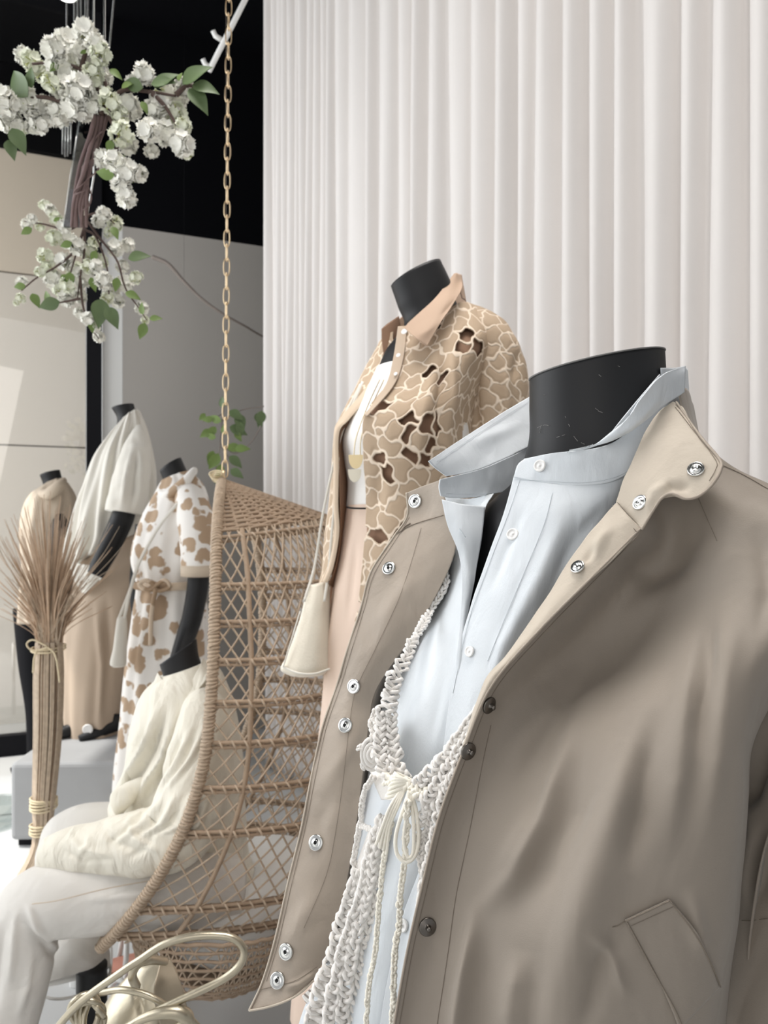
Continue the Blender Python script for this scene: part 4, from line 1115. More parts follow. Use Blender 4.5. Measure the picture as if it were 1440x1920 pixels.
lj = lace_sheet('jacket', near, 420, 260, lm_, 11, 'lnear', folds=[([(835, 640), (825, 760), (835, 850)], 10, -.010), ([(810, 700), (790, 800), (790, 880)], 12, .006), ([(700, 800), (712, 880), (705, 980)], 12, -.006), ([(850, 650), (848, 730), (850, 800)], 8, .006)])
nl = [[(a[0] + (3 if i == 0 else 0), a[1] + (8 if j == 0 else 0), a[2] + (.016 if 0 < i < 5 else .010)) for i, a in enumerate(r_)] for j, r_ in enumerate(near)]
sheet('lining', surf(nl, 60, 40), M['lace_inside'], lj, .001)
# front band of the near panel
bp = [(747, 612), (738, 672), (724, 722), (684, 778), (682, 850), (686, 930), (684, 1010), (672, 1128)]
bw = []
for (x, y) in bp:
    p0, n0 = on('lnear', x + 2, y); p1, n1 = on('lnear', x + 26, y)
    wd = {612: 16, 672: 18, 722: 13, 778: 4}.get(y, 4)
    bw.append([(x - 1, y, p0.y - .003), (x + wd * .5, y + 1, (p0.y + p1.y) / 2 - .004), (x + wd, y + 2, p1.y - .003)])
sheet('front_band', surf(bw[:4], 60, 12), M['tan'], lj, .0012, key='lband')
bl = disc_mesh('pearl_button', [(.0062, -.0008), (.0064, .0008), (.0056, .0018), (.0042, .0014), (.0012, .0016), (.0002, .0016)], M['pearl'])
for (x, y, s) in ((759, 624, 1.0), (748, 668, .7), (743, 703, .6)):
    fasten(bl, 'button', 'lband' if y > 700 else 'lnear', x, y, lj, .003, scale=s)
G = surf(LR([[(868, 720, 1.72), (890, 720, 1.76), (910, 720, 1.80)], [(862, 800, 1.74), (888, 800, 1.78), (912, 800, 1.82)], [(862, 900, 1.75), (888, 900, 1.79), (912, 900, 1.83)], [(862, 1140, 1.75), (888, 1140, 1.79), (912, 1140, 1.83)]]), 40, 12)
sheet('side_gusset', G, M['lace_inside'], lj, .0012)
# near sleeve
ns_rows = []
for (xl, yl, xr, yr, Y, d) in [(872, 572, 952, 612, 1.80, .035), (866, 606, 972, 650, 1.79, .055), (860, 660, 986, 690, 1.79, .062), (862, 730, 990, 745, 1.79, .064), (866, 810, 985, 815, 1.79, .062), (868, 900, 978, 900, 1.79, .058), (868, 1000, 970, 1000, 1.78, .055), (866, 1090, 962, 1090, 1.76, .052)]:
    Y = YL(Y); c0 = P(xl, yl, Y); c1 = P(xr, yr, Y); c = (c0 + c1) / 2; h = (c1 - c0) / 2
    ns_rows.append([tuple(c - h * math.cos(t) - Vector((0, d, 0)) * math.sin(t)) for t in np.linspace(-.35, PI + .35, 11)])
lace_sheet('sleeve', ns_rows, 300, 200, lj, 23, 'lsleeve', px=False, folds=[([(900, 640), (890, 740), (900, 850)], 8, -.006), ([(945, 650), (950, 760), (940, 850)], 9, .006), ([(975, 650), (960, 720)], 8, -.005)], gaps=False)
bkr = []
for (xl, yl, xr, yr, Y, d) in [(872, 572, 952, 612, 1.80, .035), (860, 660, 986, 690, 1.79, .062), (866, 810, 985, 815, 1.79, .062), (866, 1090, 962, 1090, 1.76, .052)]:
    Y = YL(Y); c0 = P(xl, yl, Y); c1 = P(xr, yr, Y); c = (c0 + c1) / 2; h = (c1 - c0) / 2 * .97
    bkr.append([tuple(c - h * math.cos(t) + Vector((0, d * .95, 0)) * math.sin(t)) for t in np.linspace(-.1, PI + .1, 9)])
sheet('sleeve_back', surf(bkr, 30, 20, px=False), M['tan'], lj)
limb('arm', [(915, 640, YL(1.79)), (925, 800, YL(1.79)), (915, 1000, YL(1.77)), (905, 1150, YL(1.75))], [.045, .04, .033, .026], M['black'], lm_)
# far panel and its front band
far = LR([
 [(738, 622, 1.80), (726, 628, 1.82), (712, 640, 1.86), (706, 655, 1.92)],
 [(733, 690, 1.765), (708, 688, 1.79), (688, 688, 1.84), (684, 694, 1.92)],
 [(690, 745, 1.725), (676, 742, 1.76), (662, 738, 1.82), (662, 745, 1.92)],
 [(655, 786, 1.710), (648, 782, 1.75), (640, 780, 1.81), (642, 785, 1.92)],
 [(636, 812, 1.705), (632, 812, 1.74), (627, 815, 1.80), (630, 820, 1.92)],
 [(635, 880, 1.705), (629, 880, 1.74), (622, 882, 1.80), (626, 884, 1.92)],
 [(634, 945, 1.705), (626, 945, 1.74), (617, 948, 1.80), (622, 950, 1.92)],
 [(636, 1000, 1.705), (622, 1002, 1.74), (609, 1006, 1.80), (616, 1010, 1.92)],
 [(626, 1060, 1.705), (614, 1064, 1.74), (604, 1068, 1.80), (612, 1070, 1.92)],
 [(614, 1092, 1.710), (606, 1095, 1.74), (598, 1098, 1.80), (608, 1098, 1.92)]])
lace_sheet('far_front', far, 340, 90, lj, 31, 'lfar', gaps=False)
fbnd = [[(a[0][0] - 0, a[0][1], a[0][2] - .012), (a[0][0] - 7, a[0][1] - 1, a[0][2] - .010), (a[0][0] - (17 if a[0][1] < 800 else 10), a[0][1] - 2, a[0][2] - .001)] for a in far[1:]]
sheet('far_front_band', surf(fbnd, 90, 12), mat('pale_band', (0.60, 0.48, 0.36), .75), lj, .0014)
# shadowed inside of back
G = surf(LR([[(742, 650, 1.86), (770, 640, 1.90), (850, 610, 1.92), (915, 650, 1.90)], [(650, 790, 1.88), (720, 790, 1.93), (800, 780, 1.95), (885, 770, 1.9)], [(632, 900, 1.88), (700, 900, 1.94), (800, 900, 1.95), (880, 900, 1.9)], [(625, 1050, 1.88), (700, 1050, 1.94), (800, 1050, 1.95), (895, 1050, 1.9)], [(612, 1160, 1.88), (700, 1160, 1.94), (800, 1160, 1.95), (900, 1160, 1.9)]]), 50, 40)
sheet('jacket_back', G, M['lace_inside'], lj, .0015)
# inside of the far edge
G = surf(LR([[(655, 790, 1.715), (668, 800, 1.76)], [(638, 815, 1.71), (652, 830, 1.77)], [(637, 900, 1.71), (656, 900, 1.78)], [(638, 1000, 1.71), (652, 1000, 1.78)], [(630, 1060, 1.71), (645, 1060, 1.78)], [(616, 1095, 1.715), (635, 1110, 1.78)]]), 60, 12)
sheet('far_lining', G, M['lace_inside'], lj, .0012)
# collar
G = surf(LR([[(851, 513, 1.79), (858, 512, 1.80), (866, 522, 1.83)], [(818, 556, 1.70), (840, 560, 1.69), (866, 540, 1.74)], [(790, 583, 1.672), (818, 595, 1.65), (848, 572, 1.68)], [(768, 603, 1.655), (796, 620, 1.630), (828, 602, 1.645)], [(758, 614, 1.65), (779, 633, 1.625), (801, 649, 1.622)]]), 60, 40)
sheet('collar', wav(G, .0008, 12, 2), M['lace_collar'], lj, .0018)
G = surf(LR([[(851, 513, 1.79), (862, 515, 1.83), (858, 520, 1.90), (800, 560, 1.93), (745, 600, 1.88), (716, 618, 1.80)], [(866, 560, 1.78), (872, 565, 1.83), (866, 575, 1.90), (800, 600, 1.93), (750, 640, 1.88), (722, 672, 1.79)]]), 20, 60)
sheet('collar_back', G, M['lace_collar'], lj, .0016)
G = surf(LR([[(716, 616, 1.80), (726, 607, 1.81), (748, 592, 1.83)], [(716, 640, 1.795), (732, 640, 1.80), (752, 625, 1.82)], [(720, 665, 1.79), (728, 690, 1.79), (742, 650, 1.80)]]), 20, 20)
sheet('far_collar', G, M['lace_inside'], lj, .0016)
# far arm inside sleeve
limb('far_sleeve', [(735, 680, YL(1.93)), (712, 760, YL(1.97)), (682, 860, YL(2.0)), (672, 1000, YL(2.0)), (670, 1060, YL(1.98))], [.025, .035, .038, .036, .032], M['tan'], lj, 50, 24, wr=.003)
# felt bag hanging from the far shoulder
bag = thing('shoulder_bag', 'cream felt shoulder bag hanging by thin straps beside the rattan chair', 'bag', P(580, 1260, 1.44))
Yb = 1.43
bg = loft('bag_body', [(578, 1098, 617, 1090, Yb, .018), (570, 1130, 618, 1128, Yb, .028), (562, 1160, 618, 1165, Yb, .034), (548, 1200, 619, 1205, Yb, .040), (537, 1230, 620, 1236, Yb, .044), (528, 1246, 619, 1252, Yb, .044), (529, 1256, 610, 1262, Yb, .038), (545, 1266, 600, 1266, Yb, .02)], M['felt'], bag, 60, 48, fold=.002, waves=5, seed=2, noise_amp=.0012, nscale=12, key='felt')
MB().tube(cr(PA([(578, 1100, Yb), (598, 1106, Yb - .017), (617, 1092, Yb)]), 20), .0022, 6).build('opening_edge', M['wool'], bg)
MB().tube(cr(PA([(612, 1094, Yb - .012), (563, 1146, Yb - .03), (545, 1205, Yb - .036), (531, 1250, Yb - .035)][1:]), 30), .0016, 6).build('side_seam', M['wool'], bg)
MB().tube(cr(PA([(530, 1250, Yb - .03), (560, 1262, Yb - .044), (590, 1263, Yb - .044), (618, 1254, Yb - .03)]), 30), .0020, 6).build('bottom_seam', M['wool'], bg)
def ribbon(pts, w, m, name, parent, th=.0015):
    p = cr(PA(pts), 50); d = np.gradient(p, axis=0); d /= np.linalg.norm(d, axis=1, keepdims=True)
    b = np.cross(d, np.array([0, 1.0, 0])); b /= np.linalg.norm(b, axis=1, keepdims=True)
    G = np.stack([p - b * w / 2, p, p + b * w / 2], 1)
    return sheet(name, G, m, parent, th)
ribbon([(680, 715, YL(1.76)), (645, 800, YL(1.72)), (628, 860, YL(1.71)), (606, 960, YL(1.715)), (590, 1060, YL(1.72)), (570, 1128, Yb - .025)], .005, M['wool'], 'strap', bag)
ribbon([(676, 720, YL(1.77)), (640, 800, YL(1.73)), (632, 900, YL(1.70)), (622, 1000, YL(1.70)), (616, 1070, YL(1.70)), (608, 1128, Yb - .03)], .005, M['wool'], 'strap', bag)

# ------------------------------------------------------------------ seated mannequin in the hanging chair
sm = thing('mannequin', 'seated headless mannequin in cream linen shirt and stone trousers inside the rattan chair', 'mannequin', (-.45, 1.95, .36))
loft('body', [(300, 1246, 368, 1198, 1.90, .036), (308, 1278, 374, 1236, 1.90, .036), (300, 1310, 395, 1275, 1.91, .05), (268, 1370, 430, 1340, 1.93, .085), (255, 1450, 440, 1440, 1.95, .09), (285, 1550, 450, 1550, 1.97, .09), (290, 1620, 470, 1620, 1.98, .11)], M['black'], sm, 60, 40)
ln = loft('linen_shirt', [(300, 1268, 392, 1238, 1.91, .06), (268, 1300, 418, 1268, 1.92, .11), (252, 1350, 438, 1330, 1.93, .155), (240, 1420, 452, 1410, 1.94, .165), (220, 1480, 455, 1480, 1.94, .16), (208, 1510, 460, 1540, 1.94, .155), (225, 1560, 465, 1600, 1.95, .15), (262, 1600, 475, 1640, 1.95, .15)], M['linen'], sm, 110, 110, noise_amp=.004, nscale=6, seed=8, key='linen',
    folds=[([(300, 1310), (270, 1400), (215, 1500)], 6, .020), ([(318, 1315), (285, 1410), (228, 1505)], 6, -.020), ([(335, 1320), (305, 1420), (245, 1515)], 6, .020), ([(350, 1320), (325, 1425), (262, 1520)], 6, -.018), ([(375, 1320), (350, 1430), (290, 1520)], 9, -.012), ([(390, 1340), (375, 1440), (320, 1510)], 8, .012), ([(400, 1400), (370, 1480), (320, 1530)], 8, -.010), ([(290, 1330), (250, 1420), (222, 1470)], 6, -.009)])
G = surf([[(296, 1262, 1.87), (318, 1290, 1.83), (350, 1285, 1.83), (372, 1255, 1.85), (381, 1232, 1.89)], [(286, 1285, 1.86), (315, 1312, 1.815), (355, 1305, 1.81), (386, 1275, 1.83), (394, 1250, 1.885)]], 16, 50)
sheet('neckband', wav(G, .003, 10, 3), M['linen'], ln, .003)
sf = []
for k in range(9):
    x0 = 250 + 16 * k; sf.append(([(x0 + 40, 1495 - 6 * k), (x0 + 5, 1540 + 2 * k), (x0 - 60, 1590 - 3 * k)], 5 + k % 3, .007 * (1 if k % 2 else -1)))
for k in range(7):
    sf.append(([(405 - 14 * k, 1330 + 8 * k), (375 - 15 * k, 1410 + 8 * k), (310 - 10 * k, 1490 + 4 * k)], 5 + k % 2, .008 * (1 if k % 2 else -1)))
for (pp_, w_, a_) in (([(125, 1560), (150, 1590), (210, 1605)], 6, .006), ([(190, 1545), (215, 1580), (270, 1600)], 7, -.007), ([(240, 1530), (250, 1570), (300, 1600)], 6, .008), ([(110, 1590), (160, 1615), (220, 1612)], 5, -.005), ([(290, 1560), (270, 1590), (230, 1618)], 6, -.006), ([(170, 1560), (165, 1585), (140, 1610)], 5, .005)):
    sf.append((pp_, w_, a_))
slv = limb('sleeve', [(392, 1296, 1.84), (385, 1330, 1.805), (372, 1430, 1.765), (355, 1510, 1.745), (330, 1562, 1.735), (270, 1578, 1.735), (200, 1588, 1.74), (135, 1595, 1.75), (92, 1600, 1.76), (84, 1600, 1.762)], [.014, .058, .072, .085, .082, .076, .064, .055, .042, .030], M['linen'], ln, 160, 110, wr=.005, seed=9, nscale=10, folds=sf)
limb('upper_sleeve_fold', [(275, 1462, 1.80), (240, 1486, 1.79), (226, 1505, 1.78), (222, 1530, 1.78)], [.006, .027, .026, .006], M['linen'], ln, 50, 30, wr=.006, seed=5)
limb('far_sleeve', [(300, 1340, 2.06), (275, 1430, 2.08), (262, 1490, 2.07), (262, 1520, 2.05)], [.05, .055, .045, .03], M['linen'], ln, 50, 30, wr=.008, seed=12)
# trousers
tt = limb('trousers', [(430, 1680, 1.86), (330, 1668, 1.80), (220, 1672, 1.76), (110, 1685, 1.73), (62, 1700, 1.72), (40, 1745, 1.71), (25, 1830, 1.70), (-5, 1930, 1.68), (-30, 2020, 1.66)], [.10, .100, .092, .085, .078, .080, .082, .085, .085], M['trouser'], sm, 160, 110, wr=.005, seed=2, nscale=6, folds=[([(48, 1690), (70, 1740), (110, 1790), (150, 1800)], 7, .012), ([(60, 1720), (95, 1780), (150, 1815)], 9, -.010), ([(30, 1700), (25, 1780), (15, 1860)], 7, .008), ([(10, 1720), (-5, 1820), (-10, 1900)], 8, -.008), ([(160, 1690), (230, 1680), (300, 1672)], 7, .006), ([(60, 1780), (50, 1850), (30, 1920)], 7, .007)])
limb('far_trouser_leg', [(400, 1640, 2.10), (250, 1570, 2.08), (150, 1562, 2.06), (118, 1590, 2.06), (118, 1660, 2.02), (130, 1740, 1.95), (140, 1800, 1.89), (142, 1832, 1.87)], [.09, .085, .075, .066, .072, .078, .082, .084], M['trouser'], sm, 120, 90, wr=.006, seed=6, nscale=8, folds=[([(105, 1560), (112, 1600), (100, 1650)], 5, .008), ([(130, 1570), (150, 1600), (180, 1620)], 6, -.008)])
hem = P(142, 1835, 1.87)
mb = MB()
th = np.linspace(0, 2 * PI, 40); 
mb.tube(np.stack([hem.x + .083 * np.cos(th), hem.y + .083 * np.sin(th), hem.z + .002 + .006 * np.cos(th)], -1), .0035, 6); mb.build('hem', M['trouser'], tt)
mb = MB(); mb.tube(cr(PA([(60, 1695, 1.64), (110, 1688, 1.637), (200, 1666, 1.665), (300, 1648, 1.70)]), 50), .0012, 5); mb.build('seam', M['tan_light'], tt)
mb = MB()
mb.tube(cr(PA([(172, 1810, 1.84), (172, 1870, 1.84), (170, 1925, 1.84)]), 20), [.037] * 20, 24)
mb.build('ankle', M['black'], sm)
mb = MB(); q = P(168, 1905, 1.84)
mb.tube(np.array([(q.x + .02, 1.85, .042), (q.x - .01, 1.82, .036), (q.x - .05, 1.74, .026), (q.x - .07, 1.69, .018)]), [.032, .038, .034, .016], 20); mb.build('foot', M['black'], sm)

# ------------------------------------------------------------------ floral dress mannequin
dm = thing('mannequin', 'headless mannequin in a belted white and tan floral shirt dress', 'mannequin', (P(320, HY, 3.0).x, 3.0, 0.0))
loft('body', [(300, 884, 339, 858, 3.0, .042), (308, 910, 350, 882, 3.0, .043), (302, 930, 362, 905, 3.0, .055), (275, 970, 375, 960, 3.0, .08), (268, 1050, 370, 1050, 3.0, .08), (262, 1120, 370, 1120, 3.0, .08), (250, 1250, 370, 1250, 3.0, .09), (250, 1400, 350, 1400, 3.0, .08)], M['black'], dm, 50, 32)
dr = loft('dress', [(303, 903, 356, 882, 3.0, .05), (292, 925, 380, 908, 3.0, .085), (270, 965, 392, 950, 3.0, .11), (252, 1010, 395, 1000, 3.0, .125), (246, 1050, 392, 1045, 3.0, .12), (256, 1095, 380, 1095, 3.0, .105), (250, 1150, 386, 1150, 3.0, .12), (240, 1220, 392, 1220, 3.0, .13), (232, 1300, 392, 1300, 3.0, .135), (222, 1400, 390, 1400, 3.0, .14), (216, 1465, 388, 1470, 3.0, .14), (212, 1520, 386, 1525, 3.0, .14)], M['floral'], dm, 140, 120, fold=.010, waves=9, seed=3, noise_amp=.004, nscale=4, key='dress')
limb('collar', [(300, 925, 2.93), (318, 925, 2.90), (345, 905, 2.90), (362, 885, 2.93), (366, 880, 2.98)], [.010, .018, .020, .016, .008], M['floral'], dr, 40, 14)
limb('sleeve', [(350, 908, 2.94), (353, 925, 2.92), (366, 970, 2.88), (370, 1020, 2.86), (371, 1072, 2.85)], [.015, .052, .07, .066, .062], M['floral'], dr, 50, 36, wr=.004)
mb = MB(); c = P(371, 1076, 2.85); th = np.linspace(0, 2 * PI, 40)
mb.lathe([(.060, -.022), (.065, -.02), (.065, .02), (.060, .022)], tuple(c + Vector((0, 0, .012))), 30); mb.build('sleeve_cuff', M['tan_light'], dr)
mb = MB(); wb = cr(PA([(254, 1098, 2.93), (285, 1102, 2.885), (330, 1100, 2.88), (375, 1096, 2.92)]), 30); mb.tube(wb, .016, 8)
mb.tube(cr(PA([(290, 1098, 2.86), (275, 1088, 2.85), (262, 1096, 2.86), (278, 1106, 2.855), (292, 1100, 2.855)]), 24), .008, 8)
mb.tube(cr(PA([(290, 1100, 2.855), (308, 1088, 2.85), (318, 1100, 2.855), (300, 1108, 2.855), (290, 1102, 2.855)]), 24), .008, 8)
mb.tube(cr(PA([(292, 1104, 2.85), (284, 1150, 2.85), (282, 1210, 2.85)]), 24), .009, 8); mb.build('belt', M['floral_dark'], dr)
limb('arm', [(370, 1030, 2.86), (372, 1085, 2.85), (362, 1150, 2.84), (350, 1190, 2.82), (333, 1240, 2.74), (322, 1275, 2.66)], [.043, .041, .039, .037, .031, .026], M['black'], dm, 60, 24)
limb('far_arm', [(270, 985, 3.1), (258, 1090, 3.12), (262, 1180, 3.12)], [.035, .033, .028], M['black'], dm, 40, 20)
q = P(300, 1500, 3.0)
MB().tube(np.array([(q.x, 3.0, .0), (q.x, 3.0, .5)]), .012, 10).build('stand_pole', M['steel'], dm)
MB().lathe([(.01, 0), (.16, 0), (.165, .008), (.01, .010)], (q.x, 3.0, 0), 40).build('stand_base', M['steel'], dm)
# small white bag at its side
wb_ = thing('shoulder_bag', 'small ivory felt bag on a long thin strap beside the floral dress', 'bag', P(222, 1250, 2.9))
b0 = loft('bag_body', [(220, 1158, 237, 1156, 2.86, .012), (217, 1180, 238, 1178, 2.86, .025), (213, 1215, 237, 1215, 2.86, .032), (207, 1242, 236, 1246, 2.86, .034), (212, 1250, 232, 1250, 2.86, .02)], M['wool'], wb_, 30, 24)
ribbon([(340, 935, 2.86), (300, 985, 2.84), (268, 1040, 2.83), (250, 1085, 2.84), (232, 1162, 2.85)], .012, M['wool'], 'strap', wb_)
ribbon([(260, 1050, 2.85), (246, 1100, 2.85), (222, 1162, 2.85)], .012, M['wool'], 'strap', wb_)

# ------------------------------------------------------------------ plinth and the tall mannequin
def rounded_box(name, x0, x1, y0, y1, z0, z1, m, parent=None, bev=.02, rz=0):
    mb = MB(); mb.box(((x0 + x1) / 2, (y0 + y1) / 2, (z0 + z1) / 2), (x1 - x0, y1 - y0, z1 - z0), rz)
    o = mb.build(name, m, parent, False); bevel(o, bev, 3); return o
pt = P(30, 1445, 2.95)
pl_ = rounded_box('plinth', -1.52, -1.085, 2.98, 3.0 + .9, 0.03, .345, M['concrete'], rz=R(2))
base_ = rounded_box('plinth_foot', -1.50, -1.105, 3.01, 3.85, 0.0, .03, M['black_matte'], None, .002, R(2))
origin_to(pl_, (-1.3, 3.4, .03)); tag(pl_, 'low grey concrete plinth carrying the mannequin in the ivory poncho', 'plinth')
base_.parent = pl_; base_.location = -Vector((-1.3, 3.4, .03))
tm = thing('mannequin', 'tall headless mannequin in an ivory poncho top and tan trousers on the grey plinth', 'mannequin', (P(190, HY, 3.4).x, 3.4, .345))
T = 3.4
loft('body', [(210, 766, 250, 757, T, .042), (220, 785, 256, 778, T, .042), (216, 806, 262, 800, T, .055), (190, 850, 275, 850, T, .09), (180, 950, 265, 950, T, .09), (175, 1080, 260, 1080, T, .1)], M['black'], tm, 40, 30)
po = loft('poncho', [(226, 797, 258, 768, T, .05), (206, 822, 268, 795, T, .10), (182, 862, 277, 832, T, .15), (165, 910, 284, 880, T, .18), (152, 950, 287, 920, T, .19), (141, 990, 289, 952, T, .19), (131, 1030, 289, 985, T, .18), (128, 1068, 268, 1000, T, .16)], M['wool'], tm, 140, 160, fold=.026, waves=12, seed=5, key='poncho', noise_amp=.006, nscale=3)
G = surf([[(128, 1050, T - .15), (165, 1060, T - .19), (205, 1050, T - .19), (215, 1030, T - .18)], [(138, 1085, T - .14), (160, 1092, T - .18), (188, 1085, T - .18), (205, 1060, T - .18)], [(152, 1112, T - .13), (162, 1112, T - .16), (178, 1098, T - .17), (190, 1085, T - .17)]], 20, 30)
sheet('poncho_tail', wav(G, .006, 6, 4), M['wool'], po, .004)
limb('poncho_sleeve', [(260, 800, T - .06), (258, 830, T - .10), (250, 880, T - .16), (240, 930, T - .20), (234, 962, T - .21)], [.015, .05, .075, .080, .082], M['wool'], po, 60, 60, wr=.006, seed=3, folds=[([(246, 840), (236, 900), (226, 960)], 4, .012), ([(258, 830), (252, 900), (246, 965)], 4, -.014), ([(266, 840), (264, 900), (260, 960)], 4, .010)])
limb('arm', [(238, 945, T - .20), (226, 980, T - .23), (205, 1025, T - .27), (186, 1062, T - .31), (178, 1078, T - .32)], [.045, .048, .045, .038, .032], M['black'], tm, 40, 22)
tr2 = loft('trousers', [(150, 1060, 285, 990, T, .12), (138, 1110, 280, 1080, T, .13), (126, 1170, 262, 1160, T, .135), (121, 1230, 246, 1230, T, .13), (121, 1290, 236, 1290, T, .12), (124, 1350, 226, 1350, T, .11), (128, 1392, 218, 1396, T, .10)], M['tan'], tm, 100, 100, fold=.007, waves=7, seed=9, key='tt', folds=[([(180, 1110), (190, 1250), (182, 1390)], 5, .012), ([(200, 1100), (205, 1250), (196, 1390)], 7, -.016)])
fasten(bl, 'button', 'tt', 165, 1367, tr2, .004, scale=3.6)
G = surf([[(282, 900, T + .16), (292, 950, T + .12), (285, 1000, T + .1)], [(262, 1000, T + .16), (285, 1010, T + .12), (262, 1060, T + .08)], [(245, 1100, T + .16), (262, 1110, T + .12), (250, 1140, T + .1)]], 20, 14)
for (px_, py_) in ((135, 1405), (195, 1400)):
    c = P(px_, py_, T - .05); mb = MB()
    mb.tube(np.array([(c.x + .05, T - .02, .44), (c.x + .04, T - .03, .39), (c.x - .02, T - .08, .372), (c.x - .08, T - .13, .358)]), [.034, .034, .028, .013], 16); mb.build('shoe', M['black'], tm)

# ------------------------------------------------------------------ leftmost mannequin, on the floor behind the grass
vm = thing('mannequin', 'leftmost headless mannequin in a light tan sleeveless jacket, behind the dried grass', 'mannequin', (P(90, HY, 4.0).x, 4.0, 0.0))
T = 4.0
loft('body', [(76, 892, 111, 881, T, .05), (82, 912, 116, 900, T, .05), (72, 930, 124, 920, T, .08), (64, 980, 138, 980, T, .12), (66, 1060, 128, 1060, T, .11), (56, 1150, 130, 1150, T, .12)], M['black'], vm, 40, 30)
vj = loft('vest', [(82, 914, 116, 896, T, .065), (62, 928, 130, 912, T, .11), (50, 955, 140, 940, T, .15), (45, 1000, 138, 990, T, .17), (48, 1060, 132, 1060, T, .16), (44, 1120, 136, 1120, T, .17), (40, 1165, 138, 1160, T, .17)], M['tan_light'], vm, 70, 80, fold=.016, waves=8, seed=4, key='vest')
limb('collar', [(78, 925, T - .12), (92, 926, T - .17), (110, 912, T - .15), (120, 900, T - .08)], [.02, .03, .03, .015], M['tan_light'], vj, 30, 14)
limb('arm', [(112, 965, T - .13), (114, 1000, T - .15), (118, 1060, T - .15), (116, 1120, T - .16)], [.02, .062, .055, .04], M['black'], vm, 40, 22)
for k, x in enumerate((66, 104)):
    limb('leg', [(x - 6, 1140, T), (x - 4, 1240, T), (x + 2, 1330, T), (x + 2, 1420, T)], [.095, .075, .055, .045], M['black_matte'], vm, 40, 22)
q = P(80, 1436, T)
MB().tube(np.array([(q.x + .05, T + .02, .05), (q.x - .02, T - .06, .035), (q.x - .10, T - .14, .02)]), [.045, .036, .015], 14).build('shoe', M['black'], vm)
gb = MB().lathe([(.01, 0.002), (.25, 0.002), (.256, .006), (.25, .012), (.01, .012)], (P(-30, 1450, 3.35).x, 3.30, 0), 60).build('glass_base', M['clear'])
origin_to(gb, (P(-30, 1450, 3.35).x, 3.30, 0)); tag(gb, 'round clear glass base plate on the floor at the left edge', 'glass base')
bp_ = MB().tube(np.array([(gb.location.x, 3.3, .012), (gb.location.x, 3.3, .5)]), .012, 10).build('socket_post', M['steel'], gb)

# ------------------------------------------------------------------ sheaf of dried grass
gr = thing('dried_grass_sheaf', 'tall sheaf of dried brown grass tied with raffia, standing on the floor', 'dried grass', (P(75, HY, 2.68).x, 2.68, 0.0))
Yg = 2.66
g = MB()
r = random.Random(5)
axis = [(66, 1660), (80, 1590), (84, 1510), (86, 1400), (88, 1280), (92, 1210), (92, 1120), (80, 1000)]
def stalk(mb, r, kind):
    a = r.uniform(0, 2 * PI); q = math.sqrt(r.random())
    u, w = q * math.cos(a), q * math.sin(a)
    top = r.uniform(.55, 1.0)
    tx = 88 + u * r.uniform(50, 150) * (1.0 if u > 0 else 1.0); ty = 1210 - r.uniform(80, 285) * (1.05 - .28 * abs(u))
    tw = .16 * w
    pts = [(52 + u * 26 + 6, 1668 - abs(u) * 6 - 12 * (u > 0) * u, Yg + .06 * w), (76 + u * 16, 1590, Yg + .032 * w), (82 + u * 20, 1500, Yg + .036 * w), (88 + u * 24, 1380, Yg + .045 * w), (90 + u * 27, 1280, Yg + .05 * w), (92 + u * 25, 1205, Yg + .045 * w)]
    mx, my = 92 + (tx - 92) * .42, 1205 - (1205 - ty) * .5
    pts += [(mx, my, Yg + .3 * tw + .03 * w), (tx, ty, Yg + tw)]
    n = 26
    p = cr(PA(pts), n)
    rad = np.linspace(.0022, .0010, n) if kind == 0 else np.r_[np.full(n - 9, .0013), np.linspace(.0014, .0032, 5), np.linspace(.003, .0007, 4)]
    mb.tube(p, rad, 4)
for k in range(330): stalk(g, r, 0 if k % 3 else 1)
go = g.build('stalks', M['straw'], gr); go['kind'] = 'stuff'
g = MB()
for k in range(26):
    tx = r.uniform(-30, 240); ty = r.uniform(930, 1070) + max(0, (tx - 150)) * .1
    g.tube(cr(PA([(90 + r.uniform(-20, 20), 1210, Yg - .04), (90 + (tx - 90) * .35, 1120, Yg - .05), (90 + (tx - 90) * .75, (1120 + ty) / 2 - 10, Yg - .08), (tx, ty, Yg - .1)]), 24), np.linspace(.0016, .0006, 24), 4)
go2 = g.build('loose_blades', M['straw2'], gr); go2['kind'] = 'stuff'
g = MB(); r2 = random.Random(9)
for k in range(110):
    a = r2.uniform(0, 2 * PI); u, w = math.cos(a), math.sin(a)
    g.tube(cr(PA([(50 + u * 32, 1662 - 5 * u, Yg + .07 * w), (76 + u * 17, 1590, Yg + .036 * w), (82 + u * 21, 1500, Yg + .040 * w), (89 + u * 26, 1380, Yg + .05 * w), (91 + u * 28, 1270, Yg + .053 * w), (92 + u * 25, 1205, Yg + .047 * w)]), 24), .0027, 4)
g.build('outer_stems', M['straw2'], gr)['kind'] = 'stuff'
def tie(y, x, w, parent, n=4):
    mb = MB(); c = P(x, y, Yg); th = np.linspace(0, 2 * PI, 40)
    for k in range(n):
        mb.tube(np.stack([c.x + w * np.cos(th), c.y + w * 1.05 * np.sin(th), c.z + k * .008 - .01 + .004 * np.sin(th + k)], -1), .0035, 5)
    return mb
tie(1508, 82, .044, gr, 5).build('binding', M['raffia'], gr)
tie(1553, 79, .040, gr, 4).build('binding', M['raffia'], gr)
mb = tie(1212, 91, .056, gr, 2)
mb.tube(cr(PA([(88, 1212, Yg - .06), (62, 1200, Yg - .06), (50, 1208, Yg - .06), (62, 1220, Yg - .06), (90, 1214, Yg - .06)]), 30), .0032, 5)
mb.tube(cr(PA([(90, 1214, Yg - .06), (104, 1230, Yg - .06), (112, 1280, Yg - .062)]), 20), .003, 5)
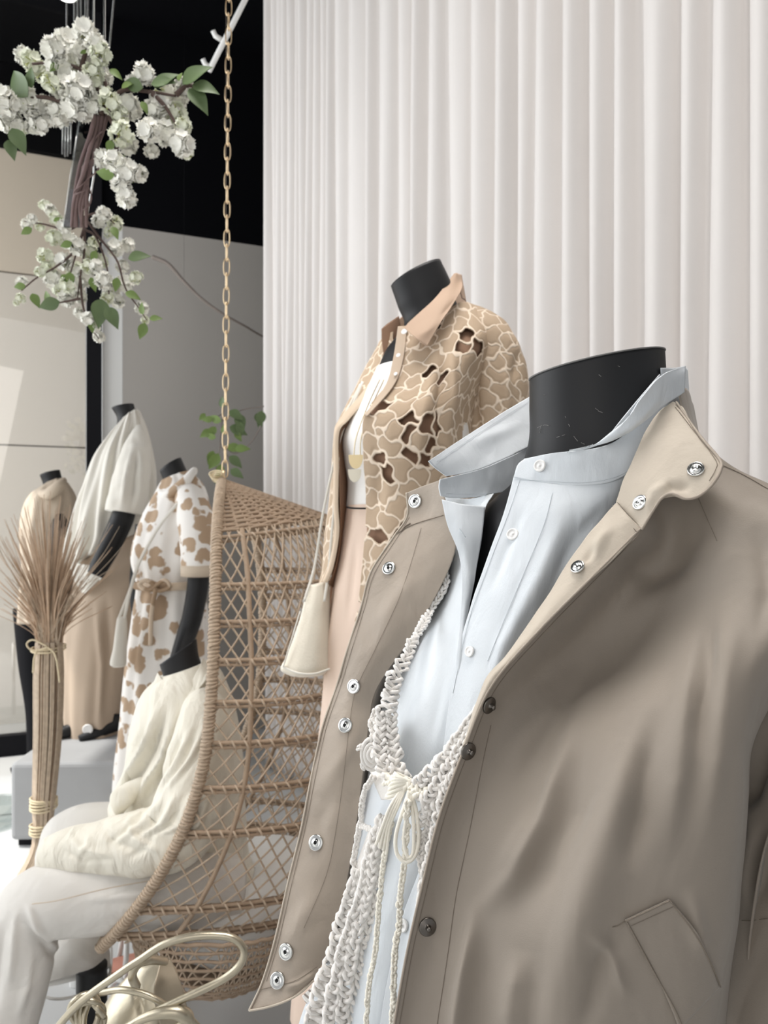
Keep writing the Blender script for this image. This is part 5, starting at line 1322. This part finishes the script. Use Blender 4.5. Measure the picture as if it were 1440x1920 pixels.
mb.tube(cr(PA([(70, 1216, Yg - .06), (64, 1235, Yg - .06), (62, 1262, Yg - .062)]), 20), .003, 5)
mb.build('raffia_bow', M['raffia'], gr)

# ------------------------------------------------------------------ blossom
def petal_pts(r0, w, cup, ruffle, rr):
    n = 5; out = []
    for i in range(n):
        t = i / (n - 1)
        for j in (-1, -.45, .45, 1):
            ww = w * math.sin(PI * min(.97, .12 + .80 * t) ** .9) * j
            notch = -.10 * r0 * (abs(j) < .5) * (i == n - 1) * .6
            out.append((r0 * t + notch, ww, cup * t * t * r0 + .10 * r0 * ruffle * math.sin(j * 5 + t * 6 + rr) * t + .18 * w * j * j * t))
    return np.array(out), grid_faces(n, 4).tolist()
def flower(mb, c, nrm, size, rr, layers=2):
    nrm = Vector(nrm).normalized(); q = nrm.to_track_quat('Z', 'Y').to_matrix()
    for l in range(layers):
        k = 5
        for i in range(k):
            a = i * 2 * PI / k + l * .6 + rr
            V, f = petal_pts(size * (1 - .25 * l), size * .50, .12 + .40 * l, 1.3, rr + i)
            rot = np.array(q @ Matrix.Rotation(a, 3, 'Z'))
            mb.add(V @ rot.T + np.array(c) + np.array(nrm) * .0015 * l, f)
def blossom_mesh(name, seed, R0=.021, size=.0215, nfl=10, m=('petal', 'sepal')):
    r = random.Random(seed); mb = MB()
    for k in range(nfl):
        z = 1 - 2 * (k + .5) / nfl; a = k * 2.399 + seed
        d = Vector((math.sqrt(1 - z * z) * math.cos(a), math.sqrt(1 - z * z) * math.sin(a), z))
        flower(mb, d * R0 * r.uniform(.75, 1.05), d, size * r.uniform(.8, 1.15), r.random() * 6, 2)
    nf = len(mb.f)
    for k in range(nfl):
        z = 1 - 2 * (k + .2) / nfl; a = k * 2.399 + seed + .9
        d = Vector((math.sqrt(max(0, 1 - z * z)) * math.cos(a), math.sqrt(max(0, 1 - z * z)) * math.sin(a), z))
        mb.tube(np.array([d * R0 * .2, d * R0 * .9, d * R0 * 1.08]), [.0012, .0016, .0026], 5)
    V = np.concatenate(mb.v)
    me = bpy.data.meshes.new(name); me.from_pydata(V.tolist(), [], mb.f)
    me.polygons.foreach_set('use_smooth', [True] * len(me.polygons))
    me.materials.append(M[m[0]]); me.materials.append(M[m[1]])
    mi = np.zeros(len(me.polygons), int); mi[nf:] = 1; me.polygons.foreach_set('material_index', mi)
    return me
BM = [blossom_mesh('blossom_cluster', k, nfl=9 + k % 3) for k in range(5)]
BG = [blossom_mesh('blossom_cluster_bud', 20 + k, .020, .0155, 9, ('petal2', 'sepal')) for k in range(3)]
def leaf_mesh(name, L=.05, W=.016, m='leaf'):
    n = 9; V = []; 
    for i in range(n):
        t = i / (n - 1); w = W * math.sin(PI * t ** .8) * (1 - .25 * t)
        for j in (-1, 0, 1): V.append((L * t, w * j, .25 * W * abs(j) * math.sin(PI * t) - .25 * L * t * t))
    V = np.array(V); f = grid_faces(n, 3)
    me = bpy.data.meshes.new(name)
    b = len(V); Vb = V - (0, 0, .0006)
    me.from_pydata(np.concatenate([V, Vb]).tolist(), [], f.tolist() + (f[:, ::-1] + b).tolist())
    me.polygons.foreach_set('use_smooth', [True] * len(me.polygons)); me.materials.append(M[m]); return me
LM = [leaf_mesh('leaf', .045, .0150), leaf_mesh('leaf', .036, .0115, 'leaf2')]
def place(me, name, parent, p, s, rot):
    o = bpy.data.objects.new(name, me); col.objects.link(o); o.parent = parent; OFF[o.name] = OFF[parent.name]
    o.location = Vector(p) - OFF[parent.name]; o.scale = (s,) * 3; o.rotation_euler = rot; return o
r = random.Random(3)
def euler_dir(ang, tip=0.0, roll=None):
    return (roll if roll is not None else r.uniform(-1.0, 1.0), 0, 0)
def leaf_at(parent, px, py, Y, ang, s, k=0):
    """ang: direction in the picture plane, degrees, 0 = right, 90 = up"""
    a = R(ang); d = Vector((math.cos(a), r.uniform(-.25, .1), math.sin(a))).normalized()
    nrm = Vector((-math.sin(a) * .4, -1, math.cos(a) * .35)).normalized()
    y = nrm.cross(d).normalized(); z = d.cross(y)
    m = Matrix((d, y, z)).transposed()
    return place(LM[k], 'leaf', parent, P(px, py, Y), s, m.to_euler())
YU = 1.5
up = thing('blossom_branch', 'upper hanging branch full of white cherry blossom, level with the top of the chain', 'blossom branch', P(170, 60, YU))
UC = [(160, 60, 24), (180, 85, 22), (125, 85, 27), (100, 90, 24), (150, 105, 26), (188, 100, 24), (60, 115, 25), (80, 135, 26), (45, 105, 18), (110, 125, 24), (140, 135, 25), (175, 140, 24), (195, 145, 18), (95, 155, 22), (120, 165, 25), (150, 165, 26), (175, 160, 20),
      (10, 190, 26), (15, 225, 26), (35, 240, 18), (45, 170, 20), (60, 200, 24), (85, 205, 26), (110, 215, 22), (75, 232, 20), (60, 238, 14), (140, 200, 26), (165, 195, 24), (160, 212, 18), (205, 190, 26), (235, 200, 26), (225, 220, 22), (250, 205, 18), (228, 250, 27), (238, 272, 20),
      (270, 138, 20), (250, 155, 16), (305, 175, 24), (330, 180, 24), (345, 165, 18), (300, 205, 26), (330, 215, 26), (280, 245, 22), (308, 250, 24), (345, 235, 18), (340, 268, 24), (350, 285, 18), (285, 283, 14), (195, 300, 20), (215, 300, 22), (240, 320, 22), (262, 325, 16), (230, 350, 18), (238, 372, 20), (220, 345, 14)]
for k, (x, y, q) in enumerate(UC):
    Y = YU + r.uniform(-.05, .05)
    me = BM[k % 5] if r.random() < .8 else BG[k % 3]
    place(me, 'blossom_cluster', up, P(x, y, Y), q / 28.0 * Y / 1.5 * .93, (r.random() * 6, r.random() * 6, r.random() * 6))
tw = MB()
for pts in ([(190, 215), (185, 170), (150, 130), (100, 118), (60, 120)], [(190, 215), (200, 170), (185, 120), (170, 60)], [(190, 210), (130, 195), (80, 182), (40, 190), (10, 215)], [(190, 210), (230, 170), (280, 172), (330, 180)], [(280, 172), (310, 200), (345, 260)], [(190, 190), (205, 220), (222, 260), (215, 300), (235, 350)], [(150, 140), (165, 92), (190, 105)], [(330, 178), (352, 160), (372, 168)], [(245, 170), (260, 150), (290, 155)], [(120, 125), (90, 120), (75, 118)]):
    tw.tube(cr(PA([(x, y, YU - .01) for x, y in pts]), 30), np.linspace(.0055, .0022, 30), 6)
tw.build('twigs', M['twig'], up)
for (x, y, a, s, k) in ((52, 182, 125, 1.6, 0), (60, 165, 100, 1.0, 0), (22, 240, -60, 1.2, 0), (15, 262, -70, .9, 0), (283, 158, 10, 1.1, 0), (290, 165, 40, 1.25, 0), (268, 165, 160, 1.0, 0), (342, 158, 35, 1.5, 0), (355, 165, -50, 1.35, 0), (360, 160, -10, 1.2, 0), (335, 152, 80, .6, 1), (205, 130, -30, .8, 1), (215, 330, 170, 1.1, 1), (225, 340, 10, .9, 1), (208, 262, -100, .8, 1), (130, 175, -100, .7, 1), (228, 165, 30, .8, 1), (215, 305, 40, .7, 1), (150, 100, 20, .6, 1), (110, 118, -140, .7, 1), (265, 190, -60, .7, 1)):
    leaf_at(up, x, y, YU - .03, a, s, k)
# bound stems running down from the upper branch
bs_ = MB()
for k in range(7):
    x0 = 170 + (k % 4) * 7; x1 = 138 + (k % 5) * 6
    bs_.tube(cr(PA([(x0 + 12, 205, YU), (x0, 250, YU + .01 * (k - 3)), ((x0 + x1) / 2 - 4 + (k % 3) * 4, 310, YU + .012 * (k - 3) * math.sin(k)), (x1, 380, YU + .05), (x1 + 4 * ((k % 3) - 1), 425, YU + .10)]), 60), np.linspace(.0046, .0034, 60), 6)
    if k % 2:
        wrap(bs_, cr(PA([(x0, 240, YU - .01), ((x0 + x1) / 2 + 4, 310, YU - .01), (x1 + 2, 390, YU + .05)]), 40), .009, .05 + .01 * k, .0016, 14)
bs_.build('bound_stems', mat('mauve_brown_stem', (0.17, 0.115, 0.11), .85, bump=1.0, bscale=160), up)
lo = thing('blossom_branch', 'lower hanging branch with sparser white blossom and green leaves, below the bound stems', 'blossom branch', P(160, 420, 1.72))
YD = 1.72
LC = [(85, 385, 14), (95, 395, 12), (60, 410, 10), (50, 420, 12), (75, 425, 12), (105, 410, 16), (120, 425, 14), (195, 400, 15), (185, 415, 14), (215, 420, 18), (205, 435, 14), (100, 445, 18), (125, 450, 18), (145, 462, 18), (170, 475, 20), (190, 490, 18), (215, 465, 18), (240, 460, 14), (85, 480, 20), (90, 500, 18), (120, 490, 18), (140, 505, 20), (75, 510, 14), (100, 525, 20), (125, 535, 18), (155, 520, 20), (165, 500, 16), (195, 525, 18), (210, 545, 18), (235, 530, 18), (255, 520, 16), (180, 500, 14), (40, 530, 12), (38, 560, 12), (30, 568, 8), (125, 560, 16), (150, 555, 14), (200, 560, 16), (220, 565, 14), (150, 588, 12), (165, 598, 14), (178, 612, 12), (185, 632, 12), (265, 578, 14), (272, 600, 10), (110, 545, 14), (230, 500, 14), (175, 455, 14)]
for k, (x, y, q) in enumerate(LC):
    Y = YD + r.uniform(-.06, .06)
    me = BM[k % 5] if r.random() < .55 else BG[k % 3]
    place(me, 'blossom_cluster', lo, P(x, y, Y), q / 28.0 * Y / 1.5 * .90, (r.random() * 6, r.random() * 6, r.random() * 6))
tw = MB()
for pts in ([(158, 405), (158, 470), (150, 520), (145, 560)], [(155, 410), (130, 430), (80, 420), (45, 415)], [(160, 410), (190, 450), (220, 490), (235, 540), (262, 580), (275, 600)], [(158, 430), (140, 470), (105, 500), (70, 520), (40, 545)], [(158, 430), (180, 445), (200, 500), (205, 560)], [(160, 405), (190, 400), (215, 420)], [(150, 520), (155, 570), (165, 605), (185, 635)], [(165, 405), (150, 450), (130, 520)], [(150, 560), (125, 565), (100, 570)], [(150, 425), (144, 380), (156, 340)], [(160, 425), (165, 380), (160, 345)]):
    tw.tube(cr(PA([(x, y, YD - .02) for x, y in pts]), 30), np.linspace(.0032, .0014, 30), 6)
tw.build('twigs', M['twig'], lo)
for (x, y, a, s, k) in ((112, 565, -160, 1.1, 0), (95, 568, 120, .9, 1), (190, 560, -90, 1.5, 0), (200, 575, -60, 1.2, 0), (240, 485, 15, 1.1, 0), (60, 550, -60, 1.0, 1), (48, 535, 190, .8, 1), (272, 605, -110, 1.1, 1), (280, 598, 10, .8, 1), (268, 590, 100, .8, 1), (235, 548, -20, 1.0, 1), (170, 600, -80, .8, 1), (210, 425, -60, .9, 1), (60, 428, -150, .8, 1), (130, 510, -80, 1.0, 1), (115, 515, -40, .8, 1), (180, 470, -110, .8, 1), (220, 520, -100, .9, 1), (135, 455, 200, .8, 1), (170, 520, -70, .9, 1), (100, 415, 30, .6, 1)):
    leaf_at(lo, x, y, YD - .05, a, s, k)
# clear acrylic hangers from the ceiling
hg = thing('acrylic_hanger', 'smoked clear acrylic strips dropping from the ceiling behind the white blossom', 'hanger', P(150, 0, 1.62))
Yh = 1.62
def prism(name, pts, m, parent, th=.006, Y=Yh):
    f = [P(x, y, Y) for x, y in pts]; b = [p + Vector((0, th, 0)) for p in f]; n = len(f)
    return mesh_obj(name, [tuple(v) for v in f + b], [list(range(n)), list(range(2 * n - 1, n - 1, -1))] + [[i, (i + 1) % n, (i + 1) % n + n, i + n] for i in range(n)], m, parent, False)
ztop = 4.3
ytop = HY - (ztop - CH) / Yh * F
prism('wide_strip', [(150, 225), (185, 215), (150, 425), (119, 425)], M['acrylic'], hg)
tb = MB()
for (x0, x1, y1) in ((137, 140, 90), (143, 146, 60), (150, 152, 70), (160, 160, 50), (168, 164, 60), (180, 175, 45), (236, 205, 90)):
    tb.tube(np.array([P(x1, y1, Yh), P(x0 + (x0 - x1) * 4, ytop, Yh)]), .0022, 8)
tb.tube(np.array([P(148, 222, Yh), P(119, 425, Yh)]), .0022, 8)
tb.tube(np.array([P(185, 215, Yh + .003), P(195, 60, Yh), P(200, ytop, Yh)]), .002, 8)
tb.build('rods', M['clear'], hg)
tb = MB()
for x in (117, 122, 127, 132): tb.tube(np.array([P(x + 3, 150, Yh), P(x, 296 - abs(x - 124), Yh)]), .0020, 8)
tb.tube(np.array([P(125, 240, Yh), P(125, ytop, Yh)]), .0016, 6)
tb.build('short_rods', M['clear'], hg)
MB().tube(np.array([P(190, 215, YU), P(196, 120, YU), (P(196, 120, YU).x, YU, 4.3)]), .0022, 6).build('hanging_wire', M['steel'], up)
MB().tube(np.array([P(160, 425, YD), P(176, 330, YD), (P(176, 330, YD).x, YD, 4.3)]), .0020, 6).build('hanging_wire', M['steel'], lo)

# ------------------------------------------------------------------ bare branch and leafy spray by the end wall
bb_ = thing('bare_branch', 'thin bare grey branch slanting across the grey end wall', 'branch', P(400, 560, 4.1))
MB().tube(cr(PA([(286, 482, 4.15), (315, 495, 4.13), (345, 528, 4.12), (380, 562, 4.12), (420, 590, 4.14), (460, 612, 4.2), (495, 632, 4.3), (560, 660, 4.45)]), 60), np.r_[np.linspace(.012, .009, 20), np.linspace(.009, .004, 40)], 8).build('stem', M['bark'], bb_)
MB().tube(np.array([P(345, 528, 4.12), (P(345, 528, 4.12).x, 4.12, 4.3)]), .0006, 5).build('hanging_thread', M['black_matte'], bb_)
lsp = thing('leafy_spray', 'spray of fresh green leaves hanging behind the lower end of the chain', 'leafy branch', P(415, 830, 2.9))
YS = 2.9
tw = MB()
for pts in ([(420, 765), (415, 800), (412, 840), (405, 880), (418, 905)], [(415, 790), (450, 770), (495, 762)], [(412, 830), (440, 850), (470, 830), (492, 795)], [(418, 775), (400, 785), (380, 790)], [(412, 835), (430, 860)], [(420, 765), (424, 700)]):
    tw.tube(cr(PA([(x, y, YS) for x, y in pts]), 24), .0022, 5)
tw.tube(np.array([P(424, 700, YS), (P(424, 700, YS).x, YS, 4.3)]), .0008, 5)
tw.build('twigs', M['bark'], lsp)
for (x, y, a, s, k) in ((430, 770, -30, 1.4, 0), (415, 790, 160, 1.5, 1), (405, 800, -130, 1.5, 1), (430, 800, -20, 1.6, 0), (445, 775, -70, 1.6, 0), (448, 790, -80, 1.3, 0), (395, 805, -140, 1.4, 1), (410, 850, -120, 2.0, 1), (400, 845, -110, 1.6, 1), (425, 838, -5, 1.8, 1), (440, 842, 5, 1.6, 1), (430, 855, -40, 1.4, 0), (415, 870, -100, 1.5, 1), (400, 785, 190, 1.2, 1), (480, 775, -60, 1.2, 0), (492, 770, -100, 1.4, 0), (420, 815, 90, 1.2, 1), (432, 880, -30, 1.3, 0), (418, 765, 100, 1.0, 0), (385, 775, -130, 1.0, 1), (440, 810, -50, 1.2, 1), (412, 885, -110, 1.3, 1), (405, 820, 170, 1.2, 1)):
    leaf_at(lsp, x, y, YS - .02, a, s * 1.05, k)

# ------------------------------------------------------------------ gold leather bag on a low stand, bottom left
Yk = 1.12
zt = P(270, 1975, Yk).z
sd = MB().box((P(268, HY, Yk).x, Yk - .03, zt / 2), (.17, .15, zt)).build('display_block', M['concrete'], None, False); bevel(sd, .006)
origin_to(sd, (P(268, HY, Yk).x, Yk - .03, 0)); tag(sd, 'grey display block under the gold leather bag', 'display block')
gbag = thing('handbag', 'metallic gold leather handbag with a looping rope handle at the bottom edge', 'handbag', (P(290, HY, Yk).x, Yk, zt))
gl = loft('bag_body', [(262, 1812, 318, 1800, Yk, .006), (240, 1830, 332, 1822, Yk, .018), (214, 1858, 338, 1856, Yk, .035), (192, 1890, 344, 1890, Yk, .05), (180, 1925, 352, 1925, Yk, .06), (178, 1960, 352, 1960, Yk, .06), (190, 1974, 340, 1974, Yk, .055)], M['gold_leather'], gbag, 70, 60, noise_amp=.003, nscale=9, seed=6, key='gold', folds=[([(250, 1830), (262, 1880), (275, 1930)], 6, -.006), ([(300, 1815), (292, 1870), (300, 1930)], 8, .006)])
G = surf([[(300, 1808, 1.085), (322, 1800, 1.10)], [(288, 1860, 1.055), (342, 1850, 1.08)], [(300, 1925, 1.05), (356, 1920, 1.07)], [(310, 1970, 1.05), (356, 1970, 1.07)]], 30, 16)
sheet('side_panel', wav(G, .002, 12, 2), mat('dull_gold_leather', (0.33, 0.28, 0.21), .45, metal=.5, bump=.4, bscale=90), gl, .002)
hd_ = MB()
hd_.tube(cr(PA([(100, 1935, 1.02), (150, 1880, 1.0), (220, 1828, .99), (262, 1800, .99), (310, 1770, .99), (370, 1755, .99), (430, 1757, .99), (456, 1778, .99), (452, 1806, .99), (420, 1835, .99), (360, 1865, .985), (300, 1893, .98), (240, 1925, .98), (215, 1945, 1.0)]), 140), .0052, 10)
hd_.build('rope_handle', M['gold_leather'], gbag)
h2 = MB()
h2.tube(cr(PA([(256, 1850, 1.03), (248, 1830, 1.02), (258, 1808, 1.02), (280, 1800, 1.03), (310, 1802, 1.07)]), 40), .0062, 8)
h2.tube(cr(PA([(188, 1862, 1.03), (230, 1856, 1.01), (280, 1868, 1.0), (330, 1900, 1.0), (370, 1940, 1.0)]), 50), .0045, 8)
h2.tube(cr(PA([(320, 1905, .99), (345, 1902, .99), (372, 1925, 1.0), (385, 1950, 1.02)]), 40), .0040, 8)
h2.build('drawstring', M['gold_leather'], gbag)
h3 = MB()
h3.tube(cr(PA([(225, 1932, .985), (280, 1905, .975), (330, 1898, .975), (352, 1912, .98), (330, 1930, .98), (280, 1945, .98)]), 50), np.r_[np.linspace(.004, .010, 25), np.linspace(.010, .005, 25)], 10)
h3.build('folded_tab', M['gold_leather'], gbag)
# knot of twisted strap low left
kt = MB()
for k in range(4):
    a = np.linspace(0, 2 * PI, 30); c = P(158 + 6 * k, 1900 + 8 * (k % 2), 1.03)
    kt.tube(np.stack([c.x + (.020 - .002 * k) * np.cos(a), c.y + .006 * np.sin(a * 2 + k), c.z + (.026 - .002 * k) * np.sin(a)], -1), .0042, 7)
kt.build('strap_knot', M['gold_leather'], gbag)
# rose and white sandals on the floor between bag and chair
for (x, yf, rz, lab) in ((212, 1828, .5, 'white strap sandal with rose footbed on the floor, left of the gold bag top'), (262, 1868, .9, 'white strap sandal with rose footbed seen between the gold bag straps')):
    Ys = CH * F / (yf - HY); c = P(x, yf, Ys)
    sa = thing('sandal', lab, 'sandal', (c.x, Ys, 0), 'pair of rose and white sandals')
    def T_(v): return Matrix.Rotation(rz, 3, 'Z') @ Vector(v) + Vector((c.x, Ys, 0))
    for nm, m_, z0, z1, sc in (('sole', 'white', .001, .022, 1.06), ('footbed', 'rose', .0225, .028, .94)):
        a = np.linspace(0, 2 * PI, 30, endpoint=False); pr = [(.11 * sc * math.cos(t), (.038 + .008 * math.cos(t)) * sc * math.sin(t)) for t in a]
        V = [tuple(T_((x_, y_, z0 + .03 * max(0, x_ * 4) ** 2))) for x_, y_ in pr] + [tuple(T_((x_, y_, z1 + .03 * max(0, x_ * 4) ** 2))) for x_, y_ in pr]
        mesh_obj(nm, V, [list(range(30))[::-1], list(range(30, 60))] + [[i, (i + 1) % 30, (i + 1) % 30 + 30, i + 30] for i in range(30)], M[m_], sa, False)
    for k in range(3):
        a = np.linspace(0, PI, 16); mb = MB(); mb.tube(np.array([T_((-.065 + .045 * k + .01 * math.sin(t), .045 * math.cos(t), .024 + (.045 + .02 * k) * math.sin(t))) for t in a]), .0075, 8); mb.build('strap', M['white'], sa)
